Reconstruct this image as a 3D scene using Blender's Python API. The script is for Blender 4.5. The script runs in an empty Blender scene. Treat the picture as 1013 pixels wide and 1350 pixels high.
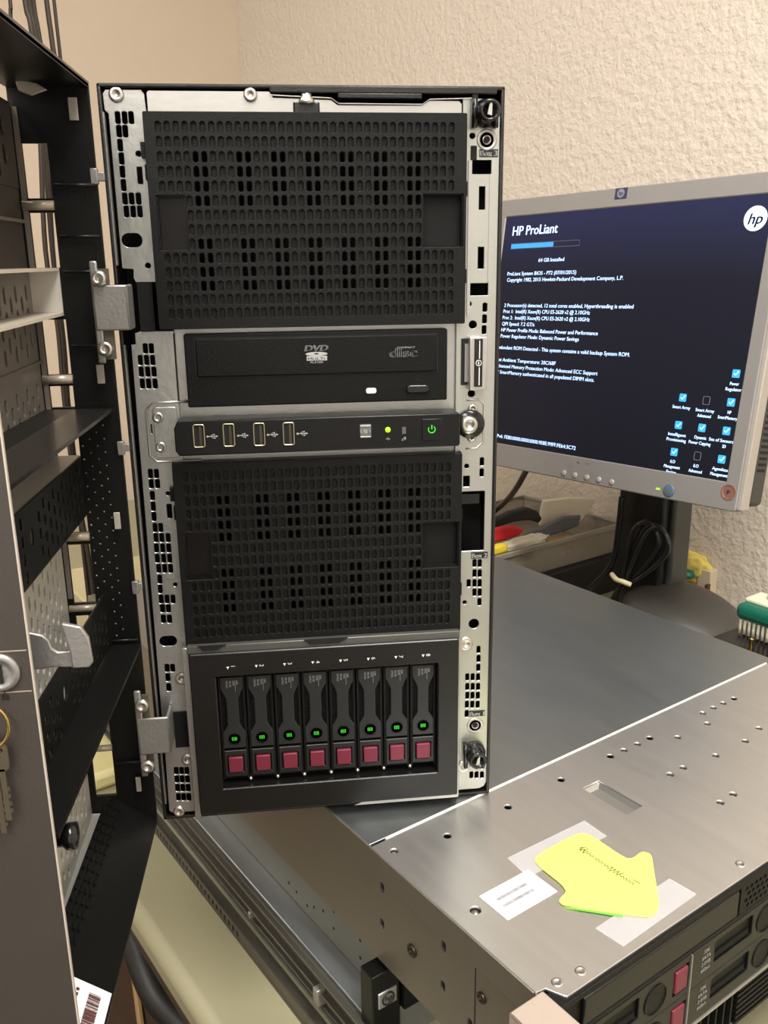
import bpy, bmesh, math, random
from mathutils import Vector, Matrix
random.seed(4)
SC = bpy.context.scene
COL = SC.collection
# ---------------------------------------------------------------- camera (calibrated from the tower's known size)
FPX = 1175.0
CAM = Vector((-0.0216056, -0.5208347, 0.3520332))
RIGHT = Vector((0.9927933, -0.1192058, -0.0123072))
FWD = Vector((0.1113782, 0.9557233, -0.2723747))
UP = Vector((0.0442309, 0.2690410, 0.9621126))
cam = bpy.data.cameras.new('camera'); camo = bpy.data.objects.new('camera', cam); COL.objects.link(camo)
m = Matrix.Identity(4)
for i in range(3):
    m[i][0] = RIGHT[i]; m[i][1] = UP[i]; m[i][2] = -FWD[i]; m[i][3] = CAM[i]
camo.matrix_world = m
cam.sensor_fit = 'HORIZONTAL'; cam.sensor_width = 36.0; cam.lens = 36.0 * FPX / 1013.0
cam.clip_start = 0.01; cam.clip_end = 50
SC.camera = camo
TH = -1.0667
U = Vector((math.cos(TH), math.sin(TH), 0)); V = Vector((-math.sin(TH), math.cos(TH), 0)); ZZ = Vector((0, 0, 1))
def ray(px, py): return RIGHT * ((px - 506.5) / FPX) + FWD - UP * ((py - 675) / FPX)
def hit(px, py, n, d):
    r = ray(px, py); return CAM + r * ((d - CAM.dot(n)) / r.dot(n))
def Y(px, py, y=0.0): p = hit(px, py, Vector((0, 1, 0)), y); return (p.x, p.z)     # tower front plane
def onV(px, py, v): p = hit(px, py, V, v); return (p.dot(U), p.z)
def onU(px, py, u): p = hit(px, py, U, u); return (p.dot(V), p.z)
def onZ(px, py, z): p = hit(px, py, ZZ, z); return (p.dot(U), p.dot(V))
MUV = Matrix.Rotation(TH, 4, 'Z')            # local (u,v,z) -> world
MID = Matrix.Identity(4)
def frame(o, a, b, c):                        # matrix with columns a,b,c and origin o
    r = Matrix.Identity(4)
    for i in range(3): r[i][0] = a[i]; r[i][1] = b[i]; r[i][2] = c[i]; r[i][3] = o[i]
    return r
X_ = Vector((1, 0, 0)); Y_ = Vector((0, 1, 0)); Z_ = Vector((0, 0, 1))
def FRONT(y=0.0): return frame((0, y, 0), X_, Z_, -Y_)      # 2D (x,z) plates, normal to the camera
def SIDEX(x=0.0): return frame((x, 0, 0), Y_, Z_, X_)       # 2D (y,z) plates, normal +x
# ---------------------------------------------------------------- materials
def lin(c): return tuple((v / 12.92 if v <= .04045 else ((v + .055) / 1.055) ** 2.4) for v in (x / 255.0 for x in c))
MATS = {}
def mat(name, rgb, rough=.5, metal=0., bump=0., bscale=400., var=.06, vscale=30., emit=0., alpha=1., spec=.5, stretch=None, trans=0., coat=0.):
    if name in MATS: return MATS[name]
    m = bpy.data.materials.new(name); m.use_nodes = True; nt = m.node_tree; b = nt.nodes['Principled BSDF']
    c = lin(rgb); L = nt.links
    tc = nt.nodes.new('ShaderNodeTexCoord'); mp = nt.nodes.new('ShaderNodeMapping'); L.new(tc.outputs['Object'], mp.inputs['Vector'])
    if stretch: mp.inputs['Scale'].default_value = stretch
    nz = nt.nodes.new('ShaderNodeTexNoise'); nz.inputs['Scale'].default_value = vscale; nz.inputs['Detail'].default_value = 4
    L.new(mp.outputs['Vector'], nz.inputs['Vector'])
    mx = nt.nodes.new('ShaderNodeMix'); mx.data_type = 'RGBA'
    mx.inputs[6].default_value = (*[v * (1 - var) for v in c], 1); mx.inputs[7].default_value = (*[min(1, v * (1 + var)) for v in c], 1)
    L.new(nz.outputs['Fac'], mx.inputs['Factor']); L.new(mx.outputs[2], b.inputs['Base Color'])
    b.inputs['Metallic'].default_value = metal; b.inputs['Specular IOR Level'].default_value = spec
    rr = nt.nodes.new('ShaderNodeMapRange'); rr.inputs['To Min'].default_value = rough * .88; rr.inputs['To Max'].default_value = min(1, rough * 1.12)
    L.new(nz.outputs['Fac'], rr.inputs['Value']); L.new(rr.outputs['Result'], b.inputs['Roughness'])
    if bump:
        n2 = nt.nodes.new('ShaderNodeTexNoise'); n2.inputs['Scale'].default_value = bscale; n2.inputs['Detail'].default_value = 5
        L.new(mp.outputs['Vector'], n2.inputs['Vector'])
        bp = nt.nodes.new('ShaderNodeBump'); bp.inputs['Strength'].default_value = bump; bp.inputs['Distance'].default_value = .001
        L.new(n2.outputs['Fac'], bp.inputs['Height']); L.new(bp.outputs['Normal'], b.inputs['Normal'])
    if emit: b.inputs['Emission Color'].default_value = (*c, 1); b.inputs['Emission Strength'].default_value = emit
    if alpha < 1: b.inputs['Alpha'].default_value = alpha
    if trans: b.inputs['Transmission Weight'].default_value = trans
    if coat: b.inputs['Coat Weight'].default_value = coat
    MATS[name] = m; return m
steel = mat('galvanised_steel', (186, 186, 182), .34, .88, .15, 260, .06, 60)
steel_bright = mat('plated_steel', (190, 188, 184), .36, .8, .08, 300, .04, 60)
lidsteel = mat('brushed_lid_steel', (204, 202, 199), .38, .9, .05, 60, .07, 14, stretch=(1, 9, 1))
lidback = mat('lid_steel_rear_dim', (156, 160, 160), .38, .9, .05, 60, .08, 12, stretch=(1, 6, 1))  # darker than the front cover; its dim reflection is put into the base
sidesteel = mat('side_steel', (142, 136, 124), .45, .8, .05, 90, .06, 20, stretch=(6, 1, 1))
screw_m = mat('screw_steel', (205, 202, 196), .34, 1., 0, var=.02)
case_m = mat('black_case_paint', (22, 20, 19), .38, .0, .25, 900, .05)
blk = mat('black_textured_plastic', (18, 18, 17), .42, 0, .35, 1500, .08, 90, spec=.22)
blk2 = mat('dark_recess_plastic', (13, 13, 13), .6, 0, .1, 900, .05, spec=.25)
void_m = mat('unlit_interior', (12, 12, 12), .8, 0, 0, var=.1)
drv_m = mat('optical_drive_plastic', (14, 14, 13), .42, 0, .4, 1800, .08, 200, spec=.2)
gloss = mat('glossy_black_plastic', (18, 18, 19), .2, 0, 0, var=.05)
ctl_m = mat('control_panel_plastic', (14, 14, 14), .34, 0, .1, 900, spec=.3)
cage_m = mat('cage_bezel_plastic', (16, 16, 15), .32, 0, .12, 1200)
car_m = mat('carrier_plastic', (26, 27, 26), .42, 0, .1, 1200)
carh_m = mat('carrier_handle_plastic', (33, 35, 35), .4, 0, .1, 1200)
red_m = mat('burgundy_plastic', (112, 36, 54), .4, 0, 0)
pocket_m = mat('smoked_pocket_plastic', (15, 10, 10), .3, 0, 0, spec=.3)
white_t = mat('white_print', (226, 226, 222), .6, var=.02)
grey_t = mat('grey_print', (170, 170, 168), .6, var=.02)
black_t = mat('black_print', (24, 24, 24), .6, var=.02)
green_e = mat('green_indicator', (50, 180, 40), .4, emit=.75)
lime_e = mat('lime_indicator', (150, 215, 40), .4, emit=1.1)
gold_m = mat('usb_shell_metal', (196, 188, 158), .32, 1.)
usb_t = mat('usb_tongue', (60, 52, 40), .5)
clearp = mat('frosted_window_plastic', (190, 195, 200), .3)
door_m = mat('door_black_plastic', (17, 17, 16), .36, 0, .12, 700, .08, spec=.3)
doorg_m = mat('door_grey_panel', (122, 115, 108), .42, .3, .05, 300, .05)
doorg2_m = mat('door_pale_panel', (205, 201, 192), .4, .2, .05, 300, .05)
dooredge_m = mat('door_edge_metal_paint', (80, 75, 70), .4, .45, .08, 900, .04)
dark_grey = mat('door_smoked_strip', (34, 32, 31), .24, 0, 0)
hinge_m = mat('hinge_zinc', (158, 156, 153), .42, .7, .2, 500, .06, 90)
sil = mat('monitor_silver_plastic', (150, 146, 143), .42, .25, .08, 900, .02)
sil2 = mat('monitor_light_edge', (178, 170, 160), .4, .2, .05, 900, .02)
mback = mat('monitor_dark_back', (58, 57, 54), .5, 0, .1, 900)
stand_m = mat('stand_black_plastic', (30, 32, 32), .45, 0, .1, 900)
desk_m = mat('desk_cream_laminate', (148, 143, 115), .42, 0, .05, 500, .04, 20)
wood_m = mat('brown_wood', (66, 46, 30), .55, 0, .2, 60, .25, 6, stretch=(1, 12, 12))
floor_m = mat('brown_floor', (70, 54, 40), .55, 0, .2, 80, .2, 8)
cable_m = mat('cable_rubber', (30, 28, 26), .4, 0, 0)
note_m = mat('note_paper_yellow', (228, 238, 112), .7, 0, .05, 400, .02)
noteg_m = mat('note_paper_green', (120, 220, 70), .7, 0)
tape_m = mat('translucent_tape', (226, 224, 226), .35, 0, alpha=.3)
paper_m = mat('white_label_paper', (236, 235, 236), .6, 0, .02)
bin_m = mat('translucent_bin_plastic', (158, 150, 136), .35, 0, .05, alpha=.5)
bag_m = mat('white_plastic_bag', (226, 216, 196), .45, 0, .5, 60)
slate_m = mat('grey_blue_pouch', (98, 98, 104), .6, 0, .5, 90)
redf = mat('red_fabric', (206, 30, 44), .6, 0, .4, 300)
blkf = mat('black_fabric', (34, 33, 32), .7, 0, .4, 300)
yel = mat('yellow_plastic', (230, 205, 60), .5)
foam = mat('yellow_foam', (232, 210, 110), .8, 0, .8, 120)
plate_m = mat('outlet_ivory', (222, 205, 176), .4)
teal = mat('brush_green_plastic', (28, 104, 84), .35)
bris = mat('brush_bristles', (226, 220, 196), .6, 0, .5, 500)
brass = mat('brass', (200, 175, 100), .25, 1)
beige = mat('beige_cardboard', (190, 178, 140), .7, 0, .1, 200)
# walls
def wall_mat(name, rgb, bs, sc, rough=.85):
    m = bpy.data.materials.new(name); m.use_nodes = True; nt = m.node_tree; b = nt.nodes['Principled BSDF']; L = nt.links
    tc = nt.nodes.new('ShaderNodeTexCoord')
    n1 = nt.nodes.new('ShaderNodeTexNoise'); n1.inputs['Scale'].default_value = sc; n1.inputs['Detail'].default_value = 4; n1.inputs['Roughness'].default_value = .55
    n1.inputs['Distortion'].default_value = .15
    n2 = nt.nodes.new('ShaderNodeTexNoise'); n2.inputs['Scale'].default_value = 4; n2.inputs['Detail'].default_value = 3
    L.new(tc.outputs['Object'], n1.inputs['Vector']); L.new(tc.outputs['Object'], n2.inputs['Vector'])
    cr = nt.nodes.new('ShaderNodeValToRGB'); cr.color_ramp.elements[0].position = .30; cr.color_ramp.elements[1].position = .75
    L.new(n1.outputs['Fac'], cr.inputs['Fac'])
    bp = nt.nodes.new('ShaderNodeBump'); bp.inputs['Strength'].default_value = bs; bp.inputs['Distance'].default_value = .003
    L.new(cr.outputs['Color'], bp.inputs['Height']); L.new(bp.outputs['Normal'], b.inputs['Normal'])
    c = lin(rgb); mx = nt.nodes.new('ShaderNodeMix'); mx.data_type = 'RGBA'
    mx.inputs[6].default_value = (*[v * .96 for v in c], 1); mx.inputs[7].default_value = (*[min(1, v * 1.04) for v in c], 1)
    L.new(n2.outputs['Fac'], mx.inputs['Factor']); L.new(mx.outputs[2], b.inputs['Base Color']); b.inputs['Roughness'].default_value = rough
    return m
stucco = wall_mat('stucco_wall', (225, 213, 198), .62, 82)
smoothw = wall_mat('smooth_wall', (217, 199, 178), .12, 60)
ceil_m = wall_mat('ceiling_paint', (226, 224, 220), .2, 60)
plainw = wall_mat('plain_wall', (222, 220, 217), .12, 60)
# ---------------------------------------------------------------- mesh builder
WM = {}
class MB:
    def __init__(s, M=None): s.v = []; s.f = []; s.M = M or MID
    def add(s, vs, fs, M=None):
        n = len(s.v); T = s.M if M is None else s.M @ M
        s.v += [T @ Vector(p) for p in vs]; s.f += [tuple(i + n for i in f) for f in fs]; return s
    def box(s, x0, x1, y0, y1, z0, z1, M=None):
        x0, x1 = sorted((x0, x1)); y0, y1 = sorted((y0, y1)); z0, z1 = sorted((z0, z1))
        vs = [(x, y, z) for x in (x0, x1) for y in (y0, y1) for z in (z0, z1)]
        return s.add(vs, [(0, 1, 3, 2), (4, 6, 7, 5), (0, 4, 5, 1), (2, 3, 7, 6), (0, 2, 6, 4), (1, 5, 7, 3)], M)
    def prism(s, pts, z0, z1, M=None):            # polygon (x,y) extruded in z
        n = len(pts); a = sum(pts[i][0] * pts[(i + 1) % n][1] - pts[(i + 1) % n][0] * pts[i][1] for i in range(n))
        if a < 0: pts = pts[::-1]
        vs = [(p[0], p[1], z0) for p in pts] + [(p[0], p[1], z1) for p in pts]
        fs = [tuple(range(n))[::-1], tuple(range(n, 2 * n))] + [(i, (i + 1) % n, n + (i + 1) % n, n + i) for i in range(n)]
        return s.add(vs, fs, M)
    def lathe(s, prof, M=None, n=28):               # profile (r,z) about z
        vs = []; fs = []
        for r, z in prof:
            for k in range(n): a = 2 * math.pi * k / n; vs.append((r * math.cos(a), r * math.sin(a), z))
        for j in range(len(prof) - 1):
            for k in range(n): fs.append((j * n + k, j * n + (k + 1) % n, (j + 1) * n + (k + 1) % n, (j + 1) * n + k))
        fs.append(tuple(range(n))[::-1]); fs.append(tuple((len(prof) - 1) * n + k for k in range(n)))
        return s.add(vs, fs, M)
    def tube(s, pts, r, n=10, M=None, close=False):
        pts = [Vector(p) for p in pts]; vs = []; fs = []; up = None
        N = len(pts)
        for i, p in enumerate(pts):
            t = ((pts[(i + 1) % N] if (close or i < N - 1) else p) - (pts[i - 1] if (close or i) else p)).normalized()
            if up is None: up = t.orthogonal().normalized()
            up = (up - t * up.dot(t)); up = up.normalized() if up.length > 1e-6 else t.orthogonal().normalized()
            w = t.cross(up)
            for k in range(n): a = 2 * math.pi * k / n; vs.append(p + up * r * math.cos(a) + w * r * math.sin(a))
        for i in range(N if close else N - 1):
            j = (i + 1) % N
            for k in range(n): fs.append((i * n + k, i * n + (k + 1) % n, j * n + (k + 1) % n, j * n + k))
        if not close: fs.append(tuple(range(n))[::-1]); fs.append(tuple((N - 1) * n + k for k in range(n)))
        return s.add(vs, fs, M)
    def mesh(s, me, M):
        n = len(s.v); T = s.M @ M
        s.v += [T @ v.co for v in me.vertices]; s.f += [tuple(i + n for i in p.vertices) for p in me.polygons]; return s
    def build(s, name, m, parent=None, bev=0., seg=2, smooth=False, loc=None):
        me = bpy.data.meshes.new(name)
        if parent is not None:
            W = WM[parent.name]; inv = W.inverted(); me.from_pydata([inv @ v for v in s.v], [], s.f)
        else:
            xs = [v.x for v in s.v]; ys = [v.y for v in s.v]; zs = [v.z for v in s.v]
            c = Vector(((min(xs) + max(xs)) / 2, (min(ys) + max(ys)) / 2, min(zs))); W = Matrix.Translation(c)
            me.from_pydata([v - c for v in s.v], [], s.f)
        me.update(); bm = bmesh.new(); bm.from_mesh(me); bmesh.ops.recalc_face_normals(bm, faces=bm.faces); bm.to_mesh(me); bm.free()
        me.materials.append(m); o = bpy.data.objects.new(name, me); COL.objects.link(o)
        if parent is not None: o.parent = parent
        else: o.location = W.translation
        WM[o.name] = W
        if bev:
            b = o.modifiers.new('bevel', 'BEVEL'); b.width = bev; b.segments = seg; b.limit_method = 'ANGLE'; b.angle_limit = math.radians(35)
        if smooth or bev:
            for p in me.polygons: p.use_smooth = True
            if not smooth or bev:
                try: me.set_sharp_from_angle(angle=math.radians(40))
                except Exception: pass
        return o
def split(mb, name, m, parent, **kw):
    """every loose piece of mb becomes a part of its own"""
    par = list(range(len(mb.v)))
    def find(i):
        while par[i] != i: par[i] = par[par[i]]; i = par[i]
        return i
    for f in mb.f:
        a = find(f[0])
        for i in f[1:]:
            b = find(i)
            if b != a: par[b] = a
    g = {}
    for f in mb.f: g.setdefault(find(f[0]), []).append(f)
    out = []
    for fs in g.values():
        ids = sorted({i for f in fs for i in f}); mp = {i: k for k, i in enumerate(ids)}
        n = MB(); n.v = [mb.v[i] for i in ids]; n.f = [tuple(mp[i] for i in f) for f in fs]; out.append(n.build(name, m, parent, **kw))
    return out
def tag(o, label=None, cat=None, group=None, kind=None):
    if label: o['label'] = label
    if cat: o['category'] = cat
    if group: o['group'] = group
    if kind: o['kind'] = kind
    return o
def thing(name, label, cat, loc, rz=0, group=None):
    o = bpy.data.objects.new(name, None); COL.objects.link(o); o.location = loc; o.rotation_euler = (0, 0, rz); o.empty_display_size = .02
    WM[o.name] = Matrix.Translation(Vector(loc)) @ Matrix.Rotation(rz, 4, 'Z')
    return tag(o, label, cat, group)
def lab(o, t): o['label'] = t; return o
def curve_mesh(splines, ext, bevel):
    cu = bpy.data.curves.new('c', 'CURVE'); cu.dimensions = '2D'; cu.fill_mode = 'BOTH'; cu.extrude = max(ext - bevel, 0); cu.bevel_depth = bevel; cu.bevel_resolution = 0; cu.offset = -bevel
    for pts in splines:
        sp = cu.splines.new('POLY'); sp.points.add(len(pts) - 1)
        for i, p in enumerate(pts): sp.points[i].co = (p[0], p[1], 0, 1)
        sp.use_cyclic_u = True
    o = bpy.data.objects.new('c', cu); COL.objects.link(o)
    me = bpy.data.meshes.new_from_object(o.evaluated_get(bpy.context.evaluated_depsgraph_get()))
    bpy.data.objects.remove(o); bpy.data.curves.remove(cu); return me
def plate(mb, outer, holes, thick, M, bevel=0.):      # front face at local z=0, body goes to -thick
    me = curve_mesh([outer] + holes, thick / 2, bevel)
    mb.mesh(me, M @ Matrix.Translation((0, 0, -thick / 2))); bpy.data.meshes.remove(me); return mb
TXT = {}
def text_mesh(body):
    if body not in TXT:
        cu = bpy.data.curves.new('t', 'FONT'); cu.body = body; cu.size = 1; cu.extrude = 0.0; cu.resolution_u = 3
        o = bpy.data.objects.new('t', cu); COL.objects.link(o)
        me = bpy.data.meshes.new_from_object(o.evaluated_get(bpy.context.evaluated_depsgraph_get()))
        bpy.data.objects.remove(o); bpy.data.curves.remove(cu)
        xs = [v.co.x for v in me.vertices]; ys = [v.co.y for v in me.vertices]
        TXT[body] = (me, min(xs), max(xs), min(ys), max(ys))
    return TXT[body]
def text(mb, body, x, y, h, M, width=None, align='L', rot=0, slant=0, bold=0):
    """cap height h; x,y baseline origin in plane M; width forces total width"""
    me, x0, x1, y0, y1 = text_mesh(body); s = h / .72; sx = s if width is None else width / (x1 - x0)
    off = -x0 * sx if align == 'L' else (-(x0 + x1) / 2 * sx if align == 'C' else -x1 * sx)
    T = M @ Matrix.Translation((x, y, 0)) @ Matrix.Rotation(rot, 4, 'Z') @ Matrix.Translation((off, 0, 0)) @ Matrix(((sx, slant * s, 0, 0), (0, s, 0, 0), (0, 0, 1, 0), (0, 0, 0, 1)))
    for d in ((0,) if not bold else (-bold, 0, bold)): mb.mesh(me, Matrix.Translation(M.to_3x3() @ Vector((d, d * .3, 0))) @ T)
    return mb
def rrect(x0, x1, y0, y1, r=0., n=3):
    x0, x1 = sorted((x0, x1)); y0, y1 = sorted((y0, y1))
    if r <= 0: return [(x0, y0), (x1, y0), (x1, y1), (x0, y1)]
    o = []
    for cx, cy, a in ((x1 - r, y0 + r, -90), (x1 - r, y1 - r, 0), (x0 + r, y1 - r, 90), (x0 + r, y0 + r, 180)):
        for k in range(n + 1): t = math.radians(a + 90 * k / n); o.append((cx + r * math.cos(t), cy + r * math.sin(t)))
    return o
def circ(x, y, r, n=20, ry=None): return [(x + r * math.cos(2 * math.pi * k / n), y + (ry or r) * math.sin(2 * math.pi * k / n)) for k in range(n)]
def capsule(x, y, w, h, n=8):
    if w > h: return [(q[0], q[1]) for q in rrect(x - w / 2, x + w / 2, y - h / 2, y + h / 2, h / 2 * .98, n)]
    return rrect(x - w / 2, x + w / 2, y - h / 2, y + h / 2, w / 2 * .98, n)
def ZT(x, y, z): return Matrix.Translation((x, y, z))
def toward_cam(x, y, z): return frame((x, y, z), X_, Z_, -Y_)     # local +z faces the camera side (-y)
def torx(mb, x, y, z, r=.0042, hgt=.0022):
    mb.lathe([(r, 0), (r, hgt * .4), (r * .8, hgt), (r * .42, hgt), (r * .36, hgt * .3), (0.0001, hgt * .3)], toward_cam(x, y, z), 20)
def hp_badge(mb, M, r):   # ring-less italic letters
    text(mb, 'hp', 0, -r * .38, r * .95, M, width=r * 1.25, align='C', slant=.22, bold=r * .03)

# ================================================================ ROOM
UC, VW, FL, CE = -1.7335, .86, -.90, 1.75      # corner, wall, floor, ceiling
def struct(name, mb, m): return tag(mb.build(name, m), kind='structure')
struct('wall_right', MB(MUV).box(UC - .1, 2.3, VW, VW + .1, FL - .1, CE + .1), stucco)
struct('wall_left', MB(MUV).box(UC - .1, UC, -2.4, VW, FL - .1, CE + .1), smoothw)
struct('wall_back', MB(MUV).box(UC, 2.3, -2.5, -2.4, FL - .1, CE + .1), plainw)
struct('wall_front', MB(MUV).box(2.2, 2.3, -2.4, VW, FL - .1, CE + .1), plainw)
struct('floor', MB(MUV).box(UC, 2.2, -2.4, VW, FL - .1, FL), floor_m)
struct('ceiling', MB(MUV).box(UC, 2.2, -2.4, VW, CE, CE + .1), ceil_m)

# ================================================================ DESK
DZ = -.168
desk = thing('desk', 'cream laminate desk with a rounded front edge under the stacked servers', 'desk', MUV @ Vector((-.2, .38, FL)), TH)
d = MB(MUV); d.box(-1.5, .75, -.082, VW - .002, DZ - .032, DZ); d.build('desktop', desk_m, desk, bev=.011, seg=4)
d = MB(MUV)
d.box(-1.45, .7, -.062, -.04, DZ - .09, DZ - .0325); d.build('apron', mat('dark_apron', (58, 46, 36), .6), desk)
for uu, vv in ((-1.4, 0), (.62, 0), (-1.4, .78), (.62, .78)):
    MB(MUV).box(uu, uu + .05, vv, vv + .05, FL, DZ - .0325).build('leg', mat('dark_leg', (40, 38, 36), .5), desk)

# ================================================================ STACKED RACK SERVERS
V0 = -.0015; V1 = .4437; UF = .2045; US = .0492; HA = -.080
rack = thing('rack_server', 'silver rack server topmost in the stack with the yellow arrow note on its lid', 'server', MUV @ Vector((-.14, .22, HA)), TH)
# lid: front cover with holes and rear cover
holes_px = [(520, 1122), (590, 1102), (670, 1064), (740, 1028), (627, 1200), (805, 997), (823, 989), (841, 981), (857, 973), (927, 940), (941, 933), (954, 927), (968, 921), (884, 1021), (901, 1012), (894, 972), (933, 954), (944, 996), (983, 977), (1001, 960), (950, 1058), (967, 1047)]
hol = []
for k, (a, b) in enumerate(holes_px):
    uu, vv = onZ(a, b, 0); hol.append(circ(uu, vv, .0026 if k != 4 else .0032, 16))
hx = [onZ(a, b, 0) for a, b in ((769, 1038), (792, 1029), (848, 1063), (824, 1074))]
hu0, hu1, hv0, hv1 = .0855, .1233, .152, .1684
hol.append(rrect(hu0, hu1, hv0, hv1, .001, 2))
l = MB(MUV)
plate(l, [(US + .0012, V0), (.1935, V0), (.1945, V0 + .006), (.203, .0085), (UF, .0095), (UF, V1), (US + .0012, V1)], hol, .0016, ZT(0, 0, 0), .0003)
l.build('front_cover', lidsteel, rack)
d = MB(MUV)   # pressed handle recess
d.box(hu0 - .001, hu1 + .001, hv0 - .001, hv1 + .001, -.0042, -.0036)
d.add([(hu0, hv0, -.0016), (hu0, hv1, -.0016), (hu0 + .0035, hv1, -.0037), (hu0 + .0035, hv0, -.0037)], [(0, 1, 2, 3)])
d.add([(hu0, hv1, -.0016), (hu1, hv1, -.0016), (hu1, hv1 - .004, -.0037), (hu0, hv1 - .004, -.0037)], [(0, 1, 2, 3)])
d.build('lid_recess', steel, rack)
d = MB(MUV)
for k in (6, 7, 10, 11, 13, 14, 15, 16, 17, 18, 19, 20, 21, 4, 0, 9):
    uu, vv = onZ(*holes_px[k], 0)
    d.lathe([(.0026, -.0016), (.0026, -.0030), (.0016, -.0046)], ZT(uu, vv, 0), 14)
split(d, 'hole_rim', screw_m, rack, smooth=True)
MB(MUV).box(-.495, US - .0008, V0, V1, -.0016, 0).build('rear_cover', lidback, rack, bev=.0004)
lab(MB(MUV).box(US - .0006, US + .0010, V0 + .012, V1 - .012, -.0014, .0004).build('cover_seam', mat('bare_bright_edge', (250, 250, 245), .5, .3), rack), 'bright bare metal edge across the lid')
# side: upper lip and lower chassis wall with holes
sh = [(504, 1170), (504, 1218), (585, 1248), (584, 1300), (620, 1350)]
def SIDEV(v): return frame((0, 0, 0), U, Z_, -V) @ ZT(0, 0, -v)   # 2D (u,z)
hs = [rrect(onV(a, b, V0)[0] - .0022, onV(a, b, V0)[0] + .0022, onV(a, b, V0)[1] - .0035, onV(a, b, V0)[1] + .0035, .0019, 3) for a, b in sh]
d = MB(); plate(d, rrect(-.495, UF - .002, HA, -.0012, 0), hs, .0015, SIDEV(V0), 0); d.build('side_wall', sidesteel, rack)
d = MB(MUV); d.box(-.495, .1925, V0 - .0007, V0 + .001, -.0175, -.0004); d.build('cover_flange', sidesteel, rack, bev=.0004)
MB(MUV).box(.149, .1494, V0 - .0004, V0, HA + .001, -.018).build('side_panel_joint', black_t, rack)
d = MB()
for (a, b), r in (((544, 1253), .0042), ((636, 1315), .0034)):
    uu, zz = onV(a, b, V0); d.lathe([(r, 0), (r, .001), (r * .75, .0016), (r * .5, .0016), (r * .4, .0004), (.0001, .0004)], frame(U * uu + V * V0 + Z_ * zz, U, Z_, -V), 18)
split(d, 'side_screw', mat('dark_screw', (74, 68, 60), .35, .9), rack, smooth=True)
MB(MUV).box(-.494, UF - .008, V0 + .002, V1 - .001, HA, -.0048).build('inner_chassis', void_m, rack)
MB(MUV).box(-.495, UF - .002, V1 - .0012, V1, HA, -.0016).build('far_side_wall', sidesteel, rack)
d = MB()
for a, b in ((977, 1139), (735, 1295), (766, 1280)):
    uu, vv = onZ(a, b, 0); d.lathe([(.0032, 0), (.003, .0003), (.0018, .0004), (.0015, .0001), (.0001, .0001)], MUV @ ZT(uu, vv, 0), 20)
split(d, 'rivet', screw_m, rack, smooth=True)
# front bezel
UFR = .207
bez = MB(MUV); bez.box(UF - .008, UFR - .0022, .003, V1 - .003, HA - .001, -.0012)
bez.box(UFR - .003, UFR, .003, V1 - .003, -.0046, -.0012); bez.box(UFR - .003, UFR, .003, V1 - .003, -.0262, -.0236)
bez.build('front_bezel', blk, rack, bev=.0004)
b2 = MB(MUV); b2.box(UFR - .003, UFR + .0004, .0195, .152, -.0228, -.0052); b2.build('blank_panel', cage_m, rack, bev=.0012)
def FRU(u): return frame(U * u, V, Z_, U)    # 2D (v,z), normal +u
g = MB()
gh = [capsule(.160 + i * .0046 + (j % 2) * .0023, -.0075 - j * .0042, .0028, .0028) for i in range(16) for j in range(4)]
plate(g, rrect(.154, .24, -.0234, -.0048, .001), gh, .0012, FRU(UFR - .0002), .0002); g.build('mesh_grille', blk, rack)
def lff(vl, zt):
    """one large-format carrier, vl = left end, zt = top"""
    g = MB(); zb = zt - .0258
    plate(g, rrect(vl, vl + .105, zb, zt, .001), [rrect(vl + .022, vl + .060, zb + .0075, zt - .0035, .0015), rrect(vl + .090, vl + .1035, zb + .004, zt - .004, .001)], .003, FRU(UFR), .0004)
    g.build('drive_carrier', cage_m, rack)
    c = MB(MUV); c.box(UFR - .006, UFR - .0035, vl + .02, vl + .062, zb + .005, zt - .002); c.box(UFR - .003, UFR - .0012, vl + .022, vl + .058, zb + .0085, zb + .0125); c.build('carrier_slot', blk2, rack)
    r = MB(MUV); r.box(UFR - .003, UFR + .0006, vl + .0915, vl + .1022, zb + .0055, zt - .0055); r.build('release_button', red_m, rack, bev=.0008)
    k = MB(); k.lathe([(.0095, 0), (.0095, .0006), (.0088, .0006), (.0088, .0001), (.0001, .0001)], frame(U * UFR + V * (vl + .074) + Z_ * (zb + .0125), V, Z_, U), 28); k.build('eject_dial', blk, rack, smooth=False)
    t = MB()
    for q, s in enumerate(('72K', 'SATA', '2.0TB', '6Gb/s')): text(t, s, vl + .0135, zt - .006 - q * .0042, .0026, FRU(UFR + .0003), align='C', slant=.1)
    t.build('carrier_print', grey_t, rack)
    s_ = MB(MUV); s_.box(UFR - .001, UFR + .0008, vl - .0012, vl - .0004, zb, zt); s_.build('carrier_edge', steel_bright, rack)
for vl in (.0005 + .004 - .0, .1102, .2165, .3225):
    for zt in (-.0270, -.0533): lff(vl, zt)
v_ = MB(MUV)
v_.box(UFR - .02, UFR - .006, .12, V1 - .01, HA - .034, HA - .002)
for k in range(7): v_.box(UFR - .006, UFR - .0015, .166, .40, HA - .007 - k * .0042, HA - .0052 - k * .0042)
for k in range(5): v_.box(UFR - .006, UFR - .002, .128 + k * .008, .1295 + k * .008, HA - .034, HA - .003)
v_.build('lower_louvre', blk, rack)
MB(MUV).box(UFR - .003, UFR + .0005, .112, V1 - .004, HA - .0018, HA + .0002).build('bezel_trim', steel_bright, rack)
# rack ear / handle at the near corner
d = MB(MUV); d.box(.1945, .256, -.0206, .0025, -.0022, 0); d.box(.1945, .256, -.0206, -.019, -.060, 0)
d.build('rack_ear', mat('ear_rose_steel', (206, 190, 178), .42, .55, .05, 600, .03), rack, bev=.0008)
MB(MUV).box(.197, .25, -.0185, .0015, -.058, -.003).build('ear_core', blk2, rack)

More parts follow.
